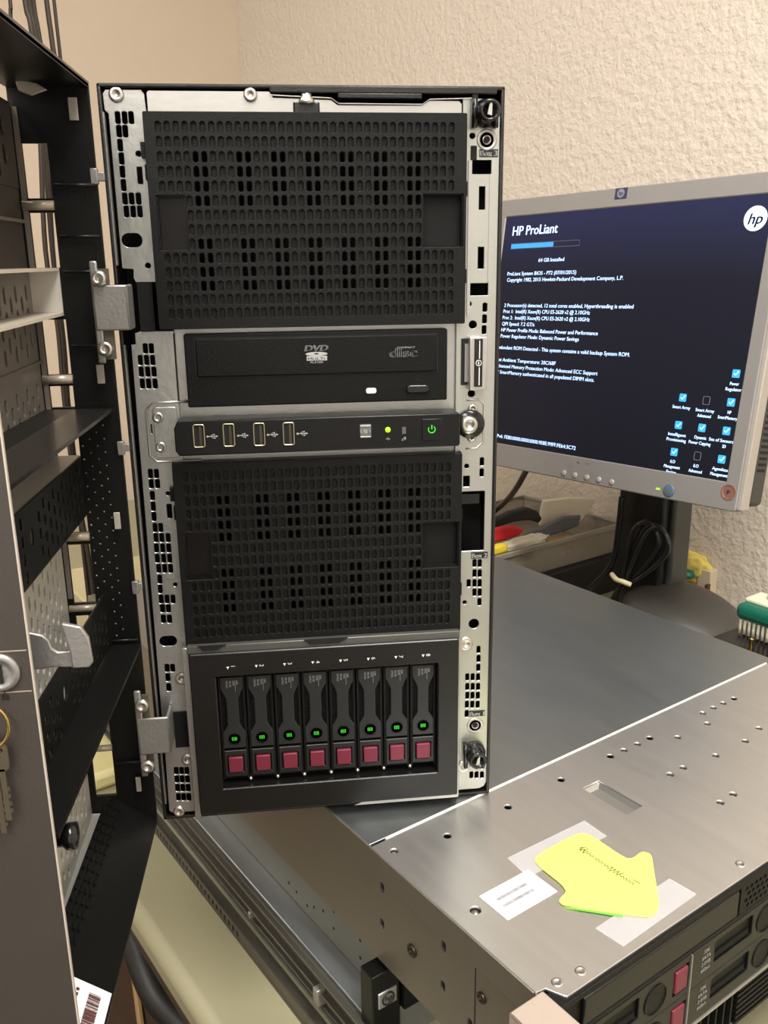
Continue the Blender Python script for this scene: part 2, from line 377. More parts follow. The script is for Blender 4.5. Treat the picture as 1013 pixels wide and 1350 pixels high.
# label on the lid
asset = thing('asset_label', 'white printed label with small barcodes on the silver lid beside the arrow note', 'label', MUV @ Vector((.1368, .042, .0001)), TH)
lq = [onZ(a, b, 0) for a, b in ((633, 1182), (697, 1146), (736, 1177), (668, 1213))]
lu0, lu1, lv0, lv1 = .1246, .1484, .0223, .0614
d = MB(MUV); d.box(lu0, lu1, lv0, lv1, .0001, .0003); d.build('label_sheet', paper_m, asset)
t = MB(); LM = frame(V * lv0 + U * lu1 + Z_ * .0004, V, -U, Z_)
y = .0216
for ln in ('SERIAL NUMBER CZ3 22HX', '', 'HP P/N 6531 W47 2.10GHZ', '#', 'CPU E5-2620 8GB DDR3', '#', 'CTO NO MADE IN CZ', 'PN 6 4'):
    if ln == '#':
        xx = .005 + random.random() * .004
        for k in range(26):
            w = random.choice((.0003, .0005, .0007)); t.box(xx, xx + w, y - .0018, y + .0004, 0, .0001, LM); xx += w + random.choice((.0003, .0005))
        y -= .0034
    elif ln: text(t, ln, .002 + (.008 if len(ln) < 8 else 0), y - .0012, .0013, LM); y -= .0026
    else: y -= .0004
t.build('label_print', mat('faded_print', (112, 112, 118), .6), asset)
# tape strips + note
def quad_prism(name, m, ps, z0, z1, lb, cat, grp=None):
    o = MB(MUV).prism(ps, z0, z1).build(name, m); return tag(o, lb, cat, grp)
quad_prism('adhesive_tape', tape_m, [(.1095, .0585), (.1118, .1245), (.1314, .1235), (.1300, .0560)], .0004, .0006, 'strip of clear tape under the tail of the yellow arrow note', 'tape', 'tape strips on the lid')
quad_prism('adhesive_tape', tape_m, [(.1815, .0558), (.1799, .1219), (.1977, .1231), (.1994, .0575)], .0004, .0006, 'strip of clear tape under the head of the yellow arrow note', 'tape', 'tape strips on the lid')
note = thing('sticky_note', 'bright yellow arrow-shaped sticky note with faint handwriting on the silver server lid', 'sticky note', MUV @ Vector((.155, .09, .0007)), TH)
def smooth_loop(pts, it=2):
    for _ in range(it):
        q = []
        for i in range(len(pts)):
            a, b = pts[i], pts[(i + 1) % len(pts)]; q += [(a[0] * .8 + b[0] * .2, a[1] * .8 + b[1] * .2), (a[0] * .2 + b[0] * .8, a[1] * .2 + b[1] * .8)]
        pts = q
    return pts
NP = smooth_loop([(.1225, .0680), (.1185, .0745), (.1185, .1105), (.123, .1158), (.1532, .1150), (.1556, .1190), (.1545, .1290), (.1602, .1308), (.168, .1222), (.1912, .0982), (.1945, .0900), (.1925, .0838), (.1598, .0548), (.1545, .0550), (.1520, .0668)])
d = MB(MUV); d.prism(NP, .0007, .0011); d.build('note_sheet', note_m, note)
d = MB(MUV); d.prism([(.1600, .0545), (.1620, .0552), (.185, .0745), (.183, .0765)], .0007, .00085); d.build('note_under_sheet', noteg_m, note)
t = MB()
hp0 = onZ(765, 1118, .0012); hp1 = onZ(836, 1166, .0012)
a0 = Vector((hp0[0], hp0[1])); a1 = Vector((hp1[0], hp1[1])); dd = (a1 - a0); L_ = dd.length; dd.normalize()
wm = frame(U * a0.x + V * a0.y + Z_ * .00125, U * dd.x + V * dd.y, U * -dd.y * -1 * -1 + V * dd.x, Z_)
random.seed(11)
pts = []
for k in range(90):
    s = k / 89; pts.append((s * L_, .0017 * math.sin(k * 1.25) * (1.25 if k < 12 or 50 < k < 64 else .55) * (.7 + .6 * random.random()), 0))
t.tube(pts, .00022, 5, wm); t.tube([(.0006, -.002, 0), (.0016, .0035, 0), (.0042, .003, 0), (.003, .0004, 0), (.0045, -.002, 0)], .00022, 5, wm)
t.tube([(L_ * .72, -.002, 0), (L_ * .76, .0035, 0)], .00022, 5, wm); t.tube([(L_ * .93, .003, 0), (L_ * 1.04, .0034, 0)], .00022, 5, wm)
t.build('handwriting', mat('grey_ink', (66, 82, 52), .7), note)

# second server (1U) under it
sb = thing('rack_server', 'thin rack server under the topmost one, with a black ear bearing a silver logo', 'server', MUV @ Vector((-.2, .22, -.124)), TH)
d = MB(MUV); d.box(-.56, .049, .008, .44, -.124, HA - .0005); d.build('chassis', mat('server_green_grey', (134, 136, 128), .45, .7, .05, 200), sb)
d = MB()
for a, b in ((391, 1176), (405, 1194), (414, 1196), (426, 1201), (440, 1202), (440, 1224), (475, 1240), (475, 1263), (381, 1164)):
    uu, zz = onV(a, b, .0078); d.lathe([(.0012, 0), (.0012, .0002)], frame(U * uu + V * .0079 + Z_ * zz, U, Z_, -V), 10)
split(d, 'side_hole', black_t, sb)
MB(MUV).box(.049, .066, .012, .435, -.122, -.0835).build('front_bezel', blk, sb, bev=.001)
e = MB(MUV); e.box(.0505, .0645, -.012, .0095, -.150, -.0842); e.box(.0500, .062, .0100, .0118, -.150, -.0850); e.build('ear_latch', ctl_m, sb, bev=.0025, seg=3)
e = MB(MUV); e.box(.0640, .0655, -.0080, .0065, -.1105, -.0985)
eo = e.build('logo_plate', steel_bright, sb, bev=.0006)
e = MB(); LMB = frame(U * .0658 + V * -.0008 + Z_ * -.1045, V, Z_, U)
e.tube([(.0044 * math.cos(k * math.pi / 12), .0044 * math.sin(k * math.pi / 12), .0002) for k in range(24)], .0006, 6, LMB, close=True); hp_badge(e, LMB @ ZT(0, 0, .0003), .0042); e.build('logo_print', black_t, sb)
# third chassis with slide rails
sc3 = thing('rack_server', 'flat chassis at the bottom of the stack with pale slide rails along its side', 'server', MUV @ Vector((-.2, .2, DZ)), TH)
MB(MUV).box(-.58, .0485, -.0095, .43, DZ, -.1245).build('chassis', mat('server_blue_grey', (176, 181, 186), .36, .85, .1, 120, .1, 25, stretch=(1, 5, 1)), sc3, bev=.0006)
r = MB(MUV)
r.box(-.60, .20, -.0122, -.0097, -.152, -.1270); r.box(-.60, .20, -.0165, -.0122, -.1285, -.1270)
r.box(-.60, .20, -.0165, -.0122, -.1410, -.1390); r.box(-.60, .20, -.0150, -.0122, -.153, -.1505)
r.build('slide_rail', mat('rail_steel', (112, 109, 100), .45, .8, 0, 200, .04, 20), sc3, bev=.0004)
r = MB(); r.box(-.60, .20, -.0262, -.0122, DZ, DZ + .0015, MUV)
plate(r, rrect(-.60, .20, DZ, DZ + .012, 0), [rrect(-.40 + k * .0075, -.396 + k * .0075, DZ + .003, DZ + .0085, .001) for k in range(40)], .001, SIDEV(-.0255), 0)
lab(r.build('outer_rail', mat('rail_steel_dark', (104, 100, 90), .45, .7), sc3), 'perforated outer slide rail lying on the desk')
r = MB(MUV); r.box(.0, .006, -.019, -.0122, -.150, -.136); r.box(-.10, -.097, -.018, -.0122, -.147, -.141); split(r, 'rail_latch', mat('rail_latch', (168, 165, 155), .4, .7), sc3, bev=.0006)

# ================================================================ TOWER SERVER
TW, TH_, TD = .109, .4425, .60
tower = thing('tower_server', 'tall tower server with its front door open, standing on the silver rack server', 'server', (0, .30, .0))
# bare metal front frame + black shell
sh_ = MB()
sh_.box(-TW, -TW + .0022, .0, TD, .0006, TH_); sh_.box(TW - .0022, TW, .0, TD, .0006, TH_)
sh_.box(-TW, TW, .0, TD, TH_ - .0022, TH_); sh_.box(-TW, TW, .0, TD, .0006, .0026); sh_.box(-TW, TW, TD - .002, TD, .0006, TH_)
sh_.build('case_shell', case_m, tower, bev=.0008)
MB().box(-TW + .0025, TW - .0025, .030, .032, .003, TH_ - .0025).build('hole_shade_sheet', void_m, tower)  # dark sheet put in so the frame holes read as shade
def pxr(x0, x1, y0, y1, y=0.): a = Y(x0, (y0 + y1) / 2, y)[0]; b = Y(x1, (y0 + y1) / 2, y)[0]; return a, b, Y((x0 + x1) / 2, y1, y)[1], Y((x0 + x1) / 2, y0, y)[1]
PL = .0015
def z1(x, y): return (100 + x / 3.373, 90 + y / 3.373)
def z3(x, y): return (150 + x / 3.373, 420 + y / 3.373)
def z5(x, y): return (150 + x / 3.373, 780 + y / 3.373)
def z2(x, y): return (380 + x / 3.373, 90 + y / 3.373)
def z4(x, y): return (400 + x / 3.373, 420 + y / 3.373)
def z6(x, y): return (400 + x / 3.373, 780 + y / 3.373)
slots = []
def slot_at(p, w=.0027, h=.0060): x, z = Y(p[0], p[1], PL); return rrect(x - w / 2, x + w / 2, z - h / 2, z + h / 2, w * .3, 2)
for y, xs in ((220, (186, 217, 246)), (280, (192, 220)), (342, (197,)), (402, (203,)), (460, (207,)), (520, (212,)), (580, (218, 248, 279)), (637, (225, 255, 285))):
    slots += [slot_at(z1(x, y), .0028, .0062) for x in xs]
for y, xs in ((133, (140, 167)), (185, (118, 146, 173)), (237, (122, 151, 179)), (290, (127, 155, 184)), (690, (163, 190)), (735, (167, 195)), (788, (172,)), (836, (176,)), (881, (179,)), (930, (184, 209)), (975, (188, 214, 242)), (1021, (190, 218, 245)), (1067, (194, 222, 249)), (1112, (200, 227, 253)), (1160, (205,)), (1203, (207,)), (1248, (211, 237, 264))):
    slots += [slot_at(z3(x, y), .0028, .0058) for x in xs]
for y, xs in ((75, (217, 243)), (122, (221, 248)), (340, (237, 262)), (382, (241,)), (426, (245,)), (797, (278, 302, 325)), (834, (281, 304, 328)), (873, (284, 307, 331)), (914, (288, 311, 334))):
    slots += [slot_at(z5(x, y), .0030, .0056) for x in xs]
slots.append(capsule(*Y(*z1(250, 765), PL), .0110, .0075)); slots.append(capsule(*Y(*z5(242, 220), PL), .0107, .0068))
for p in (z1(279, 380), z1(321, 878)): slots.append(circ(*Y(*p, PL), .0016, 12))
for p, q in ((z1(270, 438), z1(300, 515)), (z3(234, 825), z3(262, 888)), (z3(163, 470), z3(173, 513))):
    a, b = Y(*p, PL), Y(*q, PL); slots.append(rrect(a[0], b[0], b[1], a[1], .0003, 1))
for p in (z3(241, 778), z3(274, 1183)): slots.append(circ(*Y(*p, PL), .0014, 12))
def P(px, py, y=PL): return Y(px, py, y)
lx = -.1042
def zy(py): return Y(190, py, PL)[1]
zt = TH_ - .0030
outl = [(-.1045, zt - .002), (-.1030, zt), P(183, 116), (P(187, 122)[0], zt - .003), (P(187, 122)[0], P(188, 150)[1]), P(190, 150), P(205, 372)]
outl = [(-.1063, zt - .002), (-.1048, zt), (-.0865, zt), (-.0850, zt - .002), (-.0845, P(188, 150)[1]), (-.082, P(190, 152)[1]), (-.082, P(205, 372)[1]), P(179, 372), P(176, 366), P(176, 355), (-.1042, P(160, 354)[1]), (-.1042, P(145, 150)[1]), (-.1060, P(141, 145)[1])]
fl = MB(); up_slots = [s for s in slots if s[0][1] > P(190, 372)[1]]; lo_slots = [s for s in slots if s[0][1] <= P(190, 372)[1]]
plate(fl, outl, up_slots, .0012, FRONT(PL), .0002)
zc = P(190, 437)[1]
plate(fl, [(-.1005, zc - .001), (-.0975, zc), (-.0790, zc), (-.0790, P(230, 540)[1]), (-.0790, .0045), (-.1030, .0045), (-.1050, .0065), (-.1044, P(205, 935)[1] - .03), (-.1044, P(205, 920)[1]), (-.1030, P(150, 455)[1]), (-.1005, P(150, 455)[1])],
      [s for s in lo_slots], .0012, FRONT(PL), .0002)
fl.build('left_frame_plate', steel, tower)
# light strip (folded flange) between case and plate
d = MB(); d.box(-.1070, -.1062, -.0002, .004, P(140, 350)[1], P(133, 148)[1]); d.box(-.1070, -.1062, -.0002, .004, P(220, 1058)[1], P(170, 455)[1]); split(d, 'side_flange', hinge_m, tower)
# second left bracket behind drive bay, embossed screw plate
d = MB(); a = P(*z3(172, 395)); b = P(*z3(252, 618)); d.add([], [])
plate(d, rrect(a[0], b[0] + .006, b[1], a[1], .002), [], .0008, FRONT(PL - .0009), .0003); d.build('screw_bracket', steel, tower)
d = MB(); a = P(*z3(140, 375)); b = P(*z3(250, 635))
d.tube([(a[0] + .004 + .02, PL, a[1]), (a[0] + .004, PL, a[1]), (a[0], PL, a[1] - .004), (a[0], PL, b[1] + .004), (a[0] + .004, PL, b[1]), (a[0] + .03, PL, b[1])], .0007, 6); d.build('embossed_rib', steel, tower, smooth=True)
# right plate
rs = []
for p, w, h in ((z2(863, 577), .0035, .0125), (z2(858, 843), .0035, .0122), (z2(862, 439), .0108, .0074), (z2(850, 983), .0105, .0070)):
    x, z = P(*p); rs.append(rrect(x - w / 2, x + w / 2, z - h / 2, z + h / 2, .0002, 1))
for y, xs in ((1063, (876,)), (1115, (874,)), (1163, (872,))): rs += [slot_at(z2(x, y), .0027, .0052) for x in xs]
for y, xs in ((636, (795,)), (685, (794,)), (1088, (762, 785)), (1133, (762, 785)), (1177, (736, 762, 785)), (1218, (762, 785)), (1260, (784,))): rs += [slot_at(z4(x, y), .0026, .0052) for x in xs]
for y, xs in ((258, (780,)), (298, (780,)), (338, (779,)), (380, (730, 754, 778)), (423, (730, 754, 778)), (462, (730, 753, 777)), (502, (728, 752, 776)), (543, (727,)), (774, (772, 796)), (815, (748, 771, 795))): rs += [slot_at(z6(x, y), .0026, .0052) for x in xs]
for p, r in ((z2(820, 300), .0016), (z2(806, 1048), .0015), (z2(822, 1140), .0024), (z4(748, 333), .0022), (z4(727, 656), .0015), (z4(718, 1262), .0014), (z6(759, 143), .0034)): rs.append(circ(*P(*p), r, 16))
a = P(*z4(712, 700)); b = P(*z4(740, 748)); rs.append(rrect(a[0], b[0], b[1], a[1], .0002, 1))
a = P(*z4(706, 770)); b = P(*z4(803, 1030)); rs.append(rrect(a[0], b[0], b[1], a[1], .0005, 1))
xr0 = P(611, 400)[0] - .004
outr = [(P(619, 130)[0] - .0035, zt - .003), (P(619, 130)[0] - .0035, zt - .0045 + .0015), (.1030, zt - .003), (.1056, zt - .0045), (.1068, zt - .008), (.1070, .1), (.1070, .0095), (.1054, .0060), (.1020, .0045), (xr0, .0045), (xr0, zt - .02), (P(619, 130)[0] - .0035, zt - .02)]
f2 = MB(); plate(f2, outr, rs, .0012, FRONT(PL), .0002); f2.build('right_frame_plate', mat('frame_steel_pale', (188, 189, 182), .34, .85, .1, 260, .05, 60), tower)
# raised inner rail on the right plate (box 3 zone) and darker return
d = MB(); a = P(*z2(806, 410)); b = P(*z2(822, 1100)); c = P(*z2(900, 470))
d.box(a[0] - .0005, a[0] + .0012, PL - .0012, PL, b[1], a[1]); d.box(c[0] - .0004, c[0] + .0004, PL - .0006, PL, P(*z2(890, 950))[1], c[1]); split(d, 'rail_fold', steel_bright, tower)
d = MB(); a = P(*z2(805, 345)); b = P(*z2(838, 410)); d.box(a[0] + .0010, b[0], PL - .0007, PL - .0001, b[1], a[1]); d.build('dark_cutout', void_m, tower)
# embossed rings
d = MB()
for p, r in ((z2(884, 318), .0058), (z6(765, 595), .0058)):
    x, z = P(*p); d.lathe([(r, 0), (r * .92, .0006), (r * .8, .0005), (r * .45, -.0010), (r * .42, .0004), (r * .3, .0005), (r * .28, 0), (.0001, 0)], toward_cam(x, PL, z), 32)
split(d, 'embossed_ring', steel_bright, tower, smooth=True)
d = MB()
for p, r in ((z2(880, 320), .0016), (z6(763, 590), .0018)):
    x, z = P(*p); d.lathe([(r, 0), (r, .0012)], toward_cam(x, PL, z), 18)
split(d, 'ring_hole', void_m, tower)
# knobs (twist pins)
for p, dy in ((z2(882, 195), 1), (z6(765, 712), -1)):
    x, z = P(*p); k = MB()
    k.lathe([(.0074, 0), (.0074, .0035), (.0062, .0045), (.0058, .011), (.0060, .013), (.0052, .014), (.0040, .014), (.0036, .0105), (.0001, .0105)], frame((x - .0010, PL, z - .001 * dy), X_, Z_, -Y_), 26)
    k.box(x - .0088, x - .0062, PL - .006, PL, z - .0085, z + .008); k.box(x + .003, x + .0055, PL - .006, PL, z - .0085, z - .003)
    ko = k.build('twist_pin', gloss, tower, smooth=True)
    k = MB(); k.prism([(x - .0012, z + .002), (x + .0004, z + .004), (x + .0002, z - .0035), (x - .0022, z - .0028)], 0, .0015, FRONT(PL - .0112)); k.build('pin_slot', screw_m, ko)
# box labels
for p, s in ((z2(892, 378), 'Box 3'), (z4(783, 1052), 'Box 2'), (z6(772, 541), 'Box 1')):
    x, z = P(*p); k = MB(); k.box(x - .0053, x + .0053, PL - .0003, PL - .0001, z - .0021, z + .0021); ko = k.build('bay_label', case_m, tower)
    k = MB(); text(k, s, x, z - .0015, .0030, FRONT(PL - .0005), width=.0096, align='C', bold=.00016); k.build('label_print', white_t, ko)
# screws
d = MB()
for p, r in ((z1(180, 117), .0040), (z3(198, 440), .0034), (z3(211, 572), .0034), (z5(303, 385), .0042), (z5(330, 745), .0042), (z5(291, 976), .0038), (z4(753, 400), .0029), (z4(749, 528), .0029), (z6(722, 230), .0048), (z6(712, 775), .0045)):
    x, z = P(*p); torx(d, x, PL - .0002, z, r, .0012)
x, z = P(*z2(-168, 120), .001); torx(d, x, -.0002, z, .0036, .0012)
split(d, 'screw', screw_m, tower, smooth=True)
x, z = P(*z4(741, 467)); d = MB(); d.lathe([(.0088, 0), (.0088, .002), (.0078, .0035), (.0001, .0035)], toward_cam(x, PL, z), 30)
ko = d.build('thumbscrew_collar', gloss, tower, smooth=True, bev=0)
d = MB(); torx(d, x - .0015, PL - .0035, z, .0056, .003); d.build('thumbscrew', screw_m, ko, smooth=True)
# top plate with notch, clip
tp = MB(); za, zb_ = zt, P(400, 150)[1] - .004
xa, xb = P(194, 130)[0], P(609, 130)[0]; xn0, xn1 = P(387, 140)[0], P(421, 140)[0]
plate(tp, [(xa, zb_), (xn0, zb_), (xn0, P(400, 136)[1]), (xn1, P(400, 136)[1]), (xn1, zb_), (xb, zb_), (xb, za - .006), (xb - .0015, za - .0045), (P(566, 120)[0], za - .0045), (P(556, 120)[0], za - .007), (P(445, 120)[0], za - .007), (P(436, 120)[0], za - .0045), (P(360, 120)[0], za - .0035), (P(355, 117)[0], za - .0005), (xa + .001, za - .0005), (xa, za - .0015)], [], .0012, FRONT(.0005), .0002)
lab(tp.build('top_frame_plate', steel_bright, tower), 'bright top crosspiece with a screw and notch')
d = MB(); d.box(P(355, 112)[0], P(655, 112)[0], -.0006, .003, TH_ - .0042, TH_ - .0005); d.box(P(445, 112)[0], P(556, 112)[0], -.0008, .003, TH_ - .0068, TH_ - .004); split(d, 'top_latch_strip', case_m, tower, bev=.0006)
d = MB(); d.tube([(P(356, 112)[0], -.0009, za - .0025), (P(436, 112)[0], -.0009, za - .0038), (P(446, 112)[0], -.0009, za - .0064), (P(556, 112)[0], -.0009, za - .0066), (P(566, 112)[0], -.0009, za - .0040), (P(622, 112)[0], -.0009, za - .0033)], .0003, 6); d.build('latch_edge', screw_m, tower)
d = MB(); d.lathe([(.0048, 0), (.0042, .002), (.0028, .0038), (.0028, .0050)], frame((P(404, 128)[0], -.0001, P(404, 138)[1]), X_, -Y_, Z_), 16); d.build('top_stud', screw_m, tower, smooth=True)
d = MB(); d.box(xn0 + .0005, xn1 - .0005, -.002, .004, zb_, P(400, 137)[1]); d.build('notch_block', case_m, tower, bev=.0005)
# ---- grilles
def grille(name, rect, yf, label):
    x0, x1, z0, z1v = rect; W_ = x1 - x0; H_ = z1v - z0
    NC, NR = 35, 14; mx0 = W_ * .030; mx1 = W_ * .037; mz0 = H_ * .042; mz1 = H_ * .035
    px_ = (W_ - mx0 - mx1) / NC; pz_ = (H_ - mz0 - mz1) / NR
    holes = []; deep = []
    for r in range(NR):
        for c in range(NC):
            if 5 <= r <= 8 and (c < 3 or c > 30): continue
            cx = x0 + mx0 + (c + .5) * px_; cz = z1v - mz1 - (r + .5) * pz_; w = px_ * .62; h = pz_ * .74; q = w * .3
            holes.append([(cx - w / 2 + q, cz - h / 2), (cx + w / 2 - q, cz - h / 2), (cx + w / 2, cz - h / 2 + q), (cx + w / 2, cz + h / 2 - q), (cx + w / 2 - q, cz + h / 2), (cx - w / 2 + q, cz + h / 2), (cx - w / 2, cz + h / 2 - q), (cx - w / 2, cz - h / 2 + q)])
            if (2 <= r <= 5 or 8 <= r <= 11) and c in (4, 5, 9, 10, 13, 14, 17, 18, 21, 22, 25, 26, 29, 30):
                deep.append(rrect(cx - w * .46, cx + w * .46, cz - h * .46, cz + h * .46, w * .2, 1))
    pz0 = z1v - mz1 - 9 * pz_ + .0006; pz1 = z1v - mz1 - 5 * pz_ - .0006
    pl = (x0 + W_ * .022, x0 + mx0 + 3 * px_); pr_ = (x1 - mx1 - 4 * px_ + .0004, x1 - W_ * .010)
    holes.append(rrect(*pl, pz0, pz1)); holes.append(rrect(*pr_, pz0, pz1))
    g = MB(); plate(g, rrect(x0, x1, z0, z1v, .0008, 2), holes, .0016, FRONT(yf), .00025)
    go = g.build(name, blk, tower); lab(go, label)
    b = MB(); plate(b, rrect(x0, x1, z0, z1v), deep + [rrect(*pl, pz0, pz1), rrect(*pr_, pz0, pz1)], .0008, FRONT(yf + .0018), 0)
    b.box(x0, x0 + .001, yf + .0016, yf + .012, z0, z1v); b.box(x1 - .001, x1, yf + .0016, yf + .012, z0, z1v); b.box(x0, x1, yf + .0016, yf + .012, z1v - .001, z1v); b.box(x0, x1, yf + .0016, yf + .012, z0, z0 + .001)
    b.build('grille_backing', blk, go)
    for k, (a, c) in enumerate((pl, pr_)):
        q = MB(); q.box(a, c, yf + .0062, yf + .0066, pz0, pz1); q.box(a, a + .0006, yf + .0015, yf + .0062, pz0, pz1); q.box(c - .0006, c, yf + .0015, yf + .0062, pz0, pz1); q.box(a, c, yf + .0015, yf + .0062, pz0, pz0 + .0006); q.box(a, c, yf + .0015, yf + .0062, pz1 - .0006, pz1)
        q.build('finger_pocket', pocket_m if k == 0 else blk2, go)
    q = MB()
    for sx, zf in ((x0 - .0026, .80), (x0 - .0012, .70), (x1 - .0014, .62), (x1 - .0014, .20)): q.box(sx, sx + .0026, yf + .003, yf + .010, z0 + H_ * zf, z0 + H_ * (zf + .07))
    split(q, 'side_clip', blk, go)
    return go
GY = -.006
g1 = (P(190, 200, GY)[0], P(617, 200, GY)[0], P(400, 431, GY)[1], P(400, 147.5, GY)[1])
x0a = (Y(188, 147, GY)[0] + Y(209, 432, GY)[0]) / 2; x1a = (Y(618, 150, GY)[0] + Y(612, 428, GY)[0]) / 2
grille('upper_vent_grille', (x0a, x1a, Y(400, 431, GY)[1], Y(400, 147.5, GY)[1]), GY, 'black slotted blanking grille above the disc drive')
x0b = (Y(230, 608, GY)[0] + Y(241, 849, GY)[0]) / 2; x1b = (Y(610, 604, GY)[0] + Y(607, 836, GY)[0]) / 2
grille('lower_vent_grille', (x0b, x1b, Y(420, 843, GY)[1], Y(420, 605, GY)[1]), GY, 'black slotted blanking grille below the control panel')
# ---- silver backing around the optical drive and control panel
d = MB()
dz0, dz1 = Y(400, 612, .004)[1], Y(400, 428, .004)[1]
plate(d, rrect(-.0790, Y(609, 500, .004)[0], dz0, dz1), [rrect(Y(250, 480, .004)[0], Y(586, 480, .004)[0], Y(400, 522, .004)[1], Y(400, 445, .004)[1])], .001, FRONT(.004), 0)
d.build('bay_surround', steel, tower)
dvl = MB(); dvl.box(-.0795, Y(246, 520)[0], .0015, .004, Y(228, 530)[1] - .0006, Y(228, 530)[1]); dvl.box(-.0795, -.0788, .0012, .004, Y(228, 530)[1], Y(228, 440)[1]); dvl.build('bay_joint', void_m, tower)
# ---- optical drive
OY = -.004
ox0 = (Y(242, 440, OY)[0] + Y(248, 538, OY)[0]) / 2; ox1 = Y(590, 480, OY)[0]; oz1 = Y(400, 437.5, OY)[1]; oz0 = Y(400, 533, OY)[1]
o = MB(); o.box(ox0, ox1, OY, .02, oz0, oz1); od = lab(o.build('optical_drive', drv_m, tower, bev=.0008), 'black disc drive with tray, eject button and disc emblems')
tx0, tx1 = Y(259, 470, OY)[0], Y(576, 470, OY)[0]; tz1, tz0 = Y(400, 444, OY)[1], Y(400, 493.5, OY)[1]
o = MB(); o.box(tx0, tx1, OY - .0012, OY + .001, tz0, tz1); o.build('disc_tray', drv_m, od, bev=.0006)
o = MB(); o.box(tx0 - .0008, tx1 + .0008, OY - .00015, OY + .001, tz0 - .0008, tz1 + .0008); o.build('tray_gap', void_m, od)
o = MB(); x, z = Y(*z4(508, 312), OY); o.prism(capsule(x, z, .0135, .0046), 0, .0018, FRONT(OY - .0018 + .0018)); o.build('eject_button', gloss, od, bev=.0006)
o = MB(); x, z = Y(*z4(302, 320), OY); o.prism(rrect(x - .003, x + .003, z - .0016, z + .0016, .0012), 0, .0006, FRONT(OY)); o.build('activity_window', mat('white_window', (215, 212, 212), .4), od)
o = MB(); x, z = Y(*z4(333, 256), OY); o.lathe([(.0006, 0), (.0006, .0003)], toward_cam(x, OY, z), 10); x, z = Y(*z4(508, 272), OY); o.prism([(x - .0018, z - .0004), (x + .0018, z - .0004), (x, z + .0006)], 0, .0002, FRONT(OY)); o.build('pinhole', void_m, od)
t = MB(); FT = FRONT(OY - .0014); x, z = Y(417, 467, OY - .0012)
def DP(px, py): return Y(px, py, OY - .0012)
text(t, 'DVD', x, DP(417, 462.5)[1], .0033, FT, width=.0128, align='C', slant=.25, bold=.00025)
cx, cz = DP(417.5, 466.5); t2 = [circ(cx, cz, .0063, 24, .0011), circ(cx, cz + .00005, .0014, 12, .0004)]; plate(t, t2[0], [t2[1]], .0002, FRONT(OY - .0013), 0)
a = DP(404.5, 469.5); b = DP(431.5, 475); t.box(a[0], b[0], OY - .00135, OY - .0012, b[1], a[1])
text(t, 'PLAYER', x + .0003, DP(417, 478.8)[1], .0011, FT, width=.0072, align='C')
t.build('disc_emblem', grey_t, od)
t = MB(); text(t, 'MULTI', x, DP(417, 474.6)[1], .0016, FRONT(OY - .0015), width=.0095, align='C'); t.build('emblem_band_print', drv_m, od)
t = MB(); x, z = DP(532, 470.5)
text(t, 'disc', x, z, .0052, FT, width=.0158, align='C', bold=.00018); text(t, 'COMPACT', x + .0016, DP(532, 459.2)[1], .0010, FT, width=.0105, align='C'); t.build('compact_disc_emblem', grey_t, od)
# ---- control panel
CY = -.014
cx0 = Y(230, 575, CY)[0]; cx1 = Y(607, 570, CY)[0]; cz1 = Y(400, 551, CY)[1]; cz0 = Y(420, 595, CY)[1]
c = MB(); c.prism([(cx0 + .002, cz0), (cx1 - .001, cz0), (cx1, cz0 + .001), (cx1, cz1 - .001), (cx1 - .001, cz1), (cx0 + .002, cz1), (cx0, cz1 - .004), (cx0, cz0 + .003)], -.016, 0, FRONT(CY))
cp = lab(c.build('control_panel', ctl_m, tower, bev=.0007), 'black panel with four USB ports, lights and a green power button')
for (a, b) in ((379, 522), (512, 518), (647, 515), (778, 512)):
    x, z = Y(*z3(a, b), CY); k = MB(); plate(k, rrect(x - .0033, x + .0033, z - .0067, z + .0067, .0012), [rrect(x - .0027, x + .0027, z - .0061, z + .0061, .0009)], .001, FRONT(CY - .0008), .0002)
    ko = k.build('usb_port', gold_m, cp)
    k = MB(); k.box(x - .0027, x + .0027, CY - .0001, CY, z - .006, z + .006); k.build('socket_cavity', void_m, ko)
    k = MB(); k.box(x + .0002, x + .0016, CY - .0006, CY, z - .0055, z + .0055); k.build('socket_tongue', usb_t, ko)
t = MB()
for (a, b) in ((438, 524), (574, 520), (706, 516), (838, 511)):
    x, z = Y(*z3(a, b), CY); q = CY - .00025
    t.box(x - .0026, x + .0026, q, CY, z - .0002, z + .0002); t.lathe([(.0006, 0), (.0006, .0002)], toward_cam(x - .0026, CY, z), 10)
    t.prism([(x + .0022, z - .0006), (x + .0034, z), (x + .0022, z + .0006)], 0, .0002, FRONT(CY))
    t.tube([(x - .001, q, z), (x, q, z + .0010), (x + .0010, q, z + .0010)], .00018, 4); t.tube([(x - .0004, q, z), (x + .0004, q, z - .0010), (x + .0014, q, z - .0010)], .00018, 4)
    t.box(x + .0009, x + .0015, q, CY, z + .0006, z + .0014); t.lathe([(.0004, 0), (.0004, .0002)], toward_cam(x + .0015, CY, z - .0010), 8)
t.build('port_symbol', grey_t, cp)
x, z = Y(*z4(277, 500), CY); k = MB(); k.box(x - .0033, x + .0033, CY - .0006, CY, z - .0040, z + .0040); ko = k.build('identity_button', mat('grey_button', (100, 100, 98), .4), cp, bev=.0003)
k = MB(); text(k, 'UID', x, z - .0013, .0025, FRONT(CY - .0008), width=.0054, align='C', bold=.00012); k.box(x - .003, x + .003, CY - .0008, CY - .0006, z + .0030, z + .0034); k.box(x - .003, x + .003, CY - .0008, CY - .0006, z - .0034, z - .0030); k.build('button_print', white_t, ko)
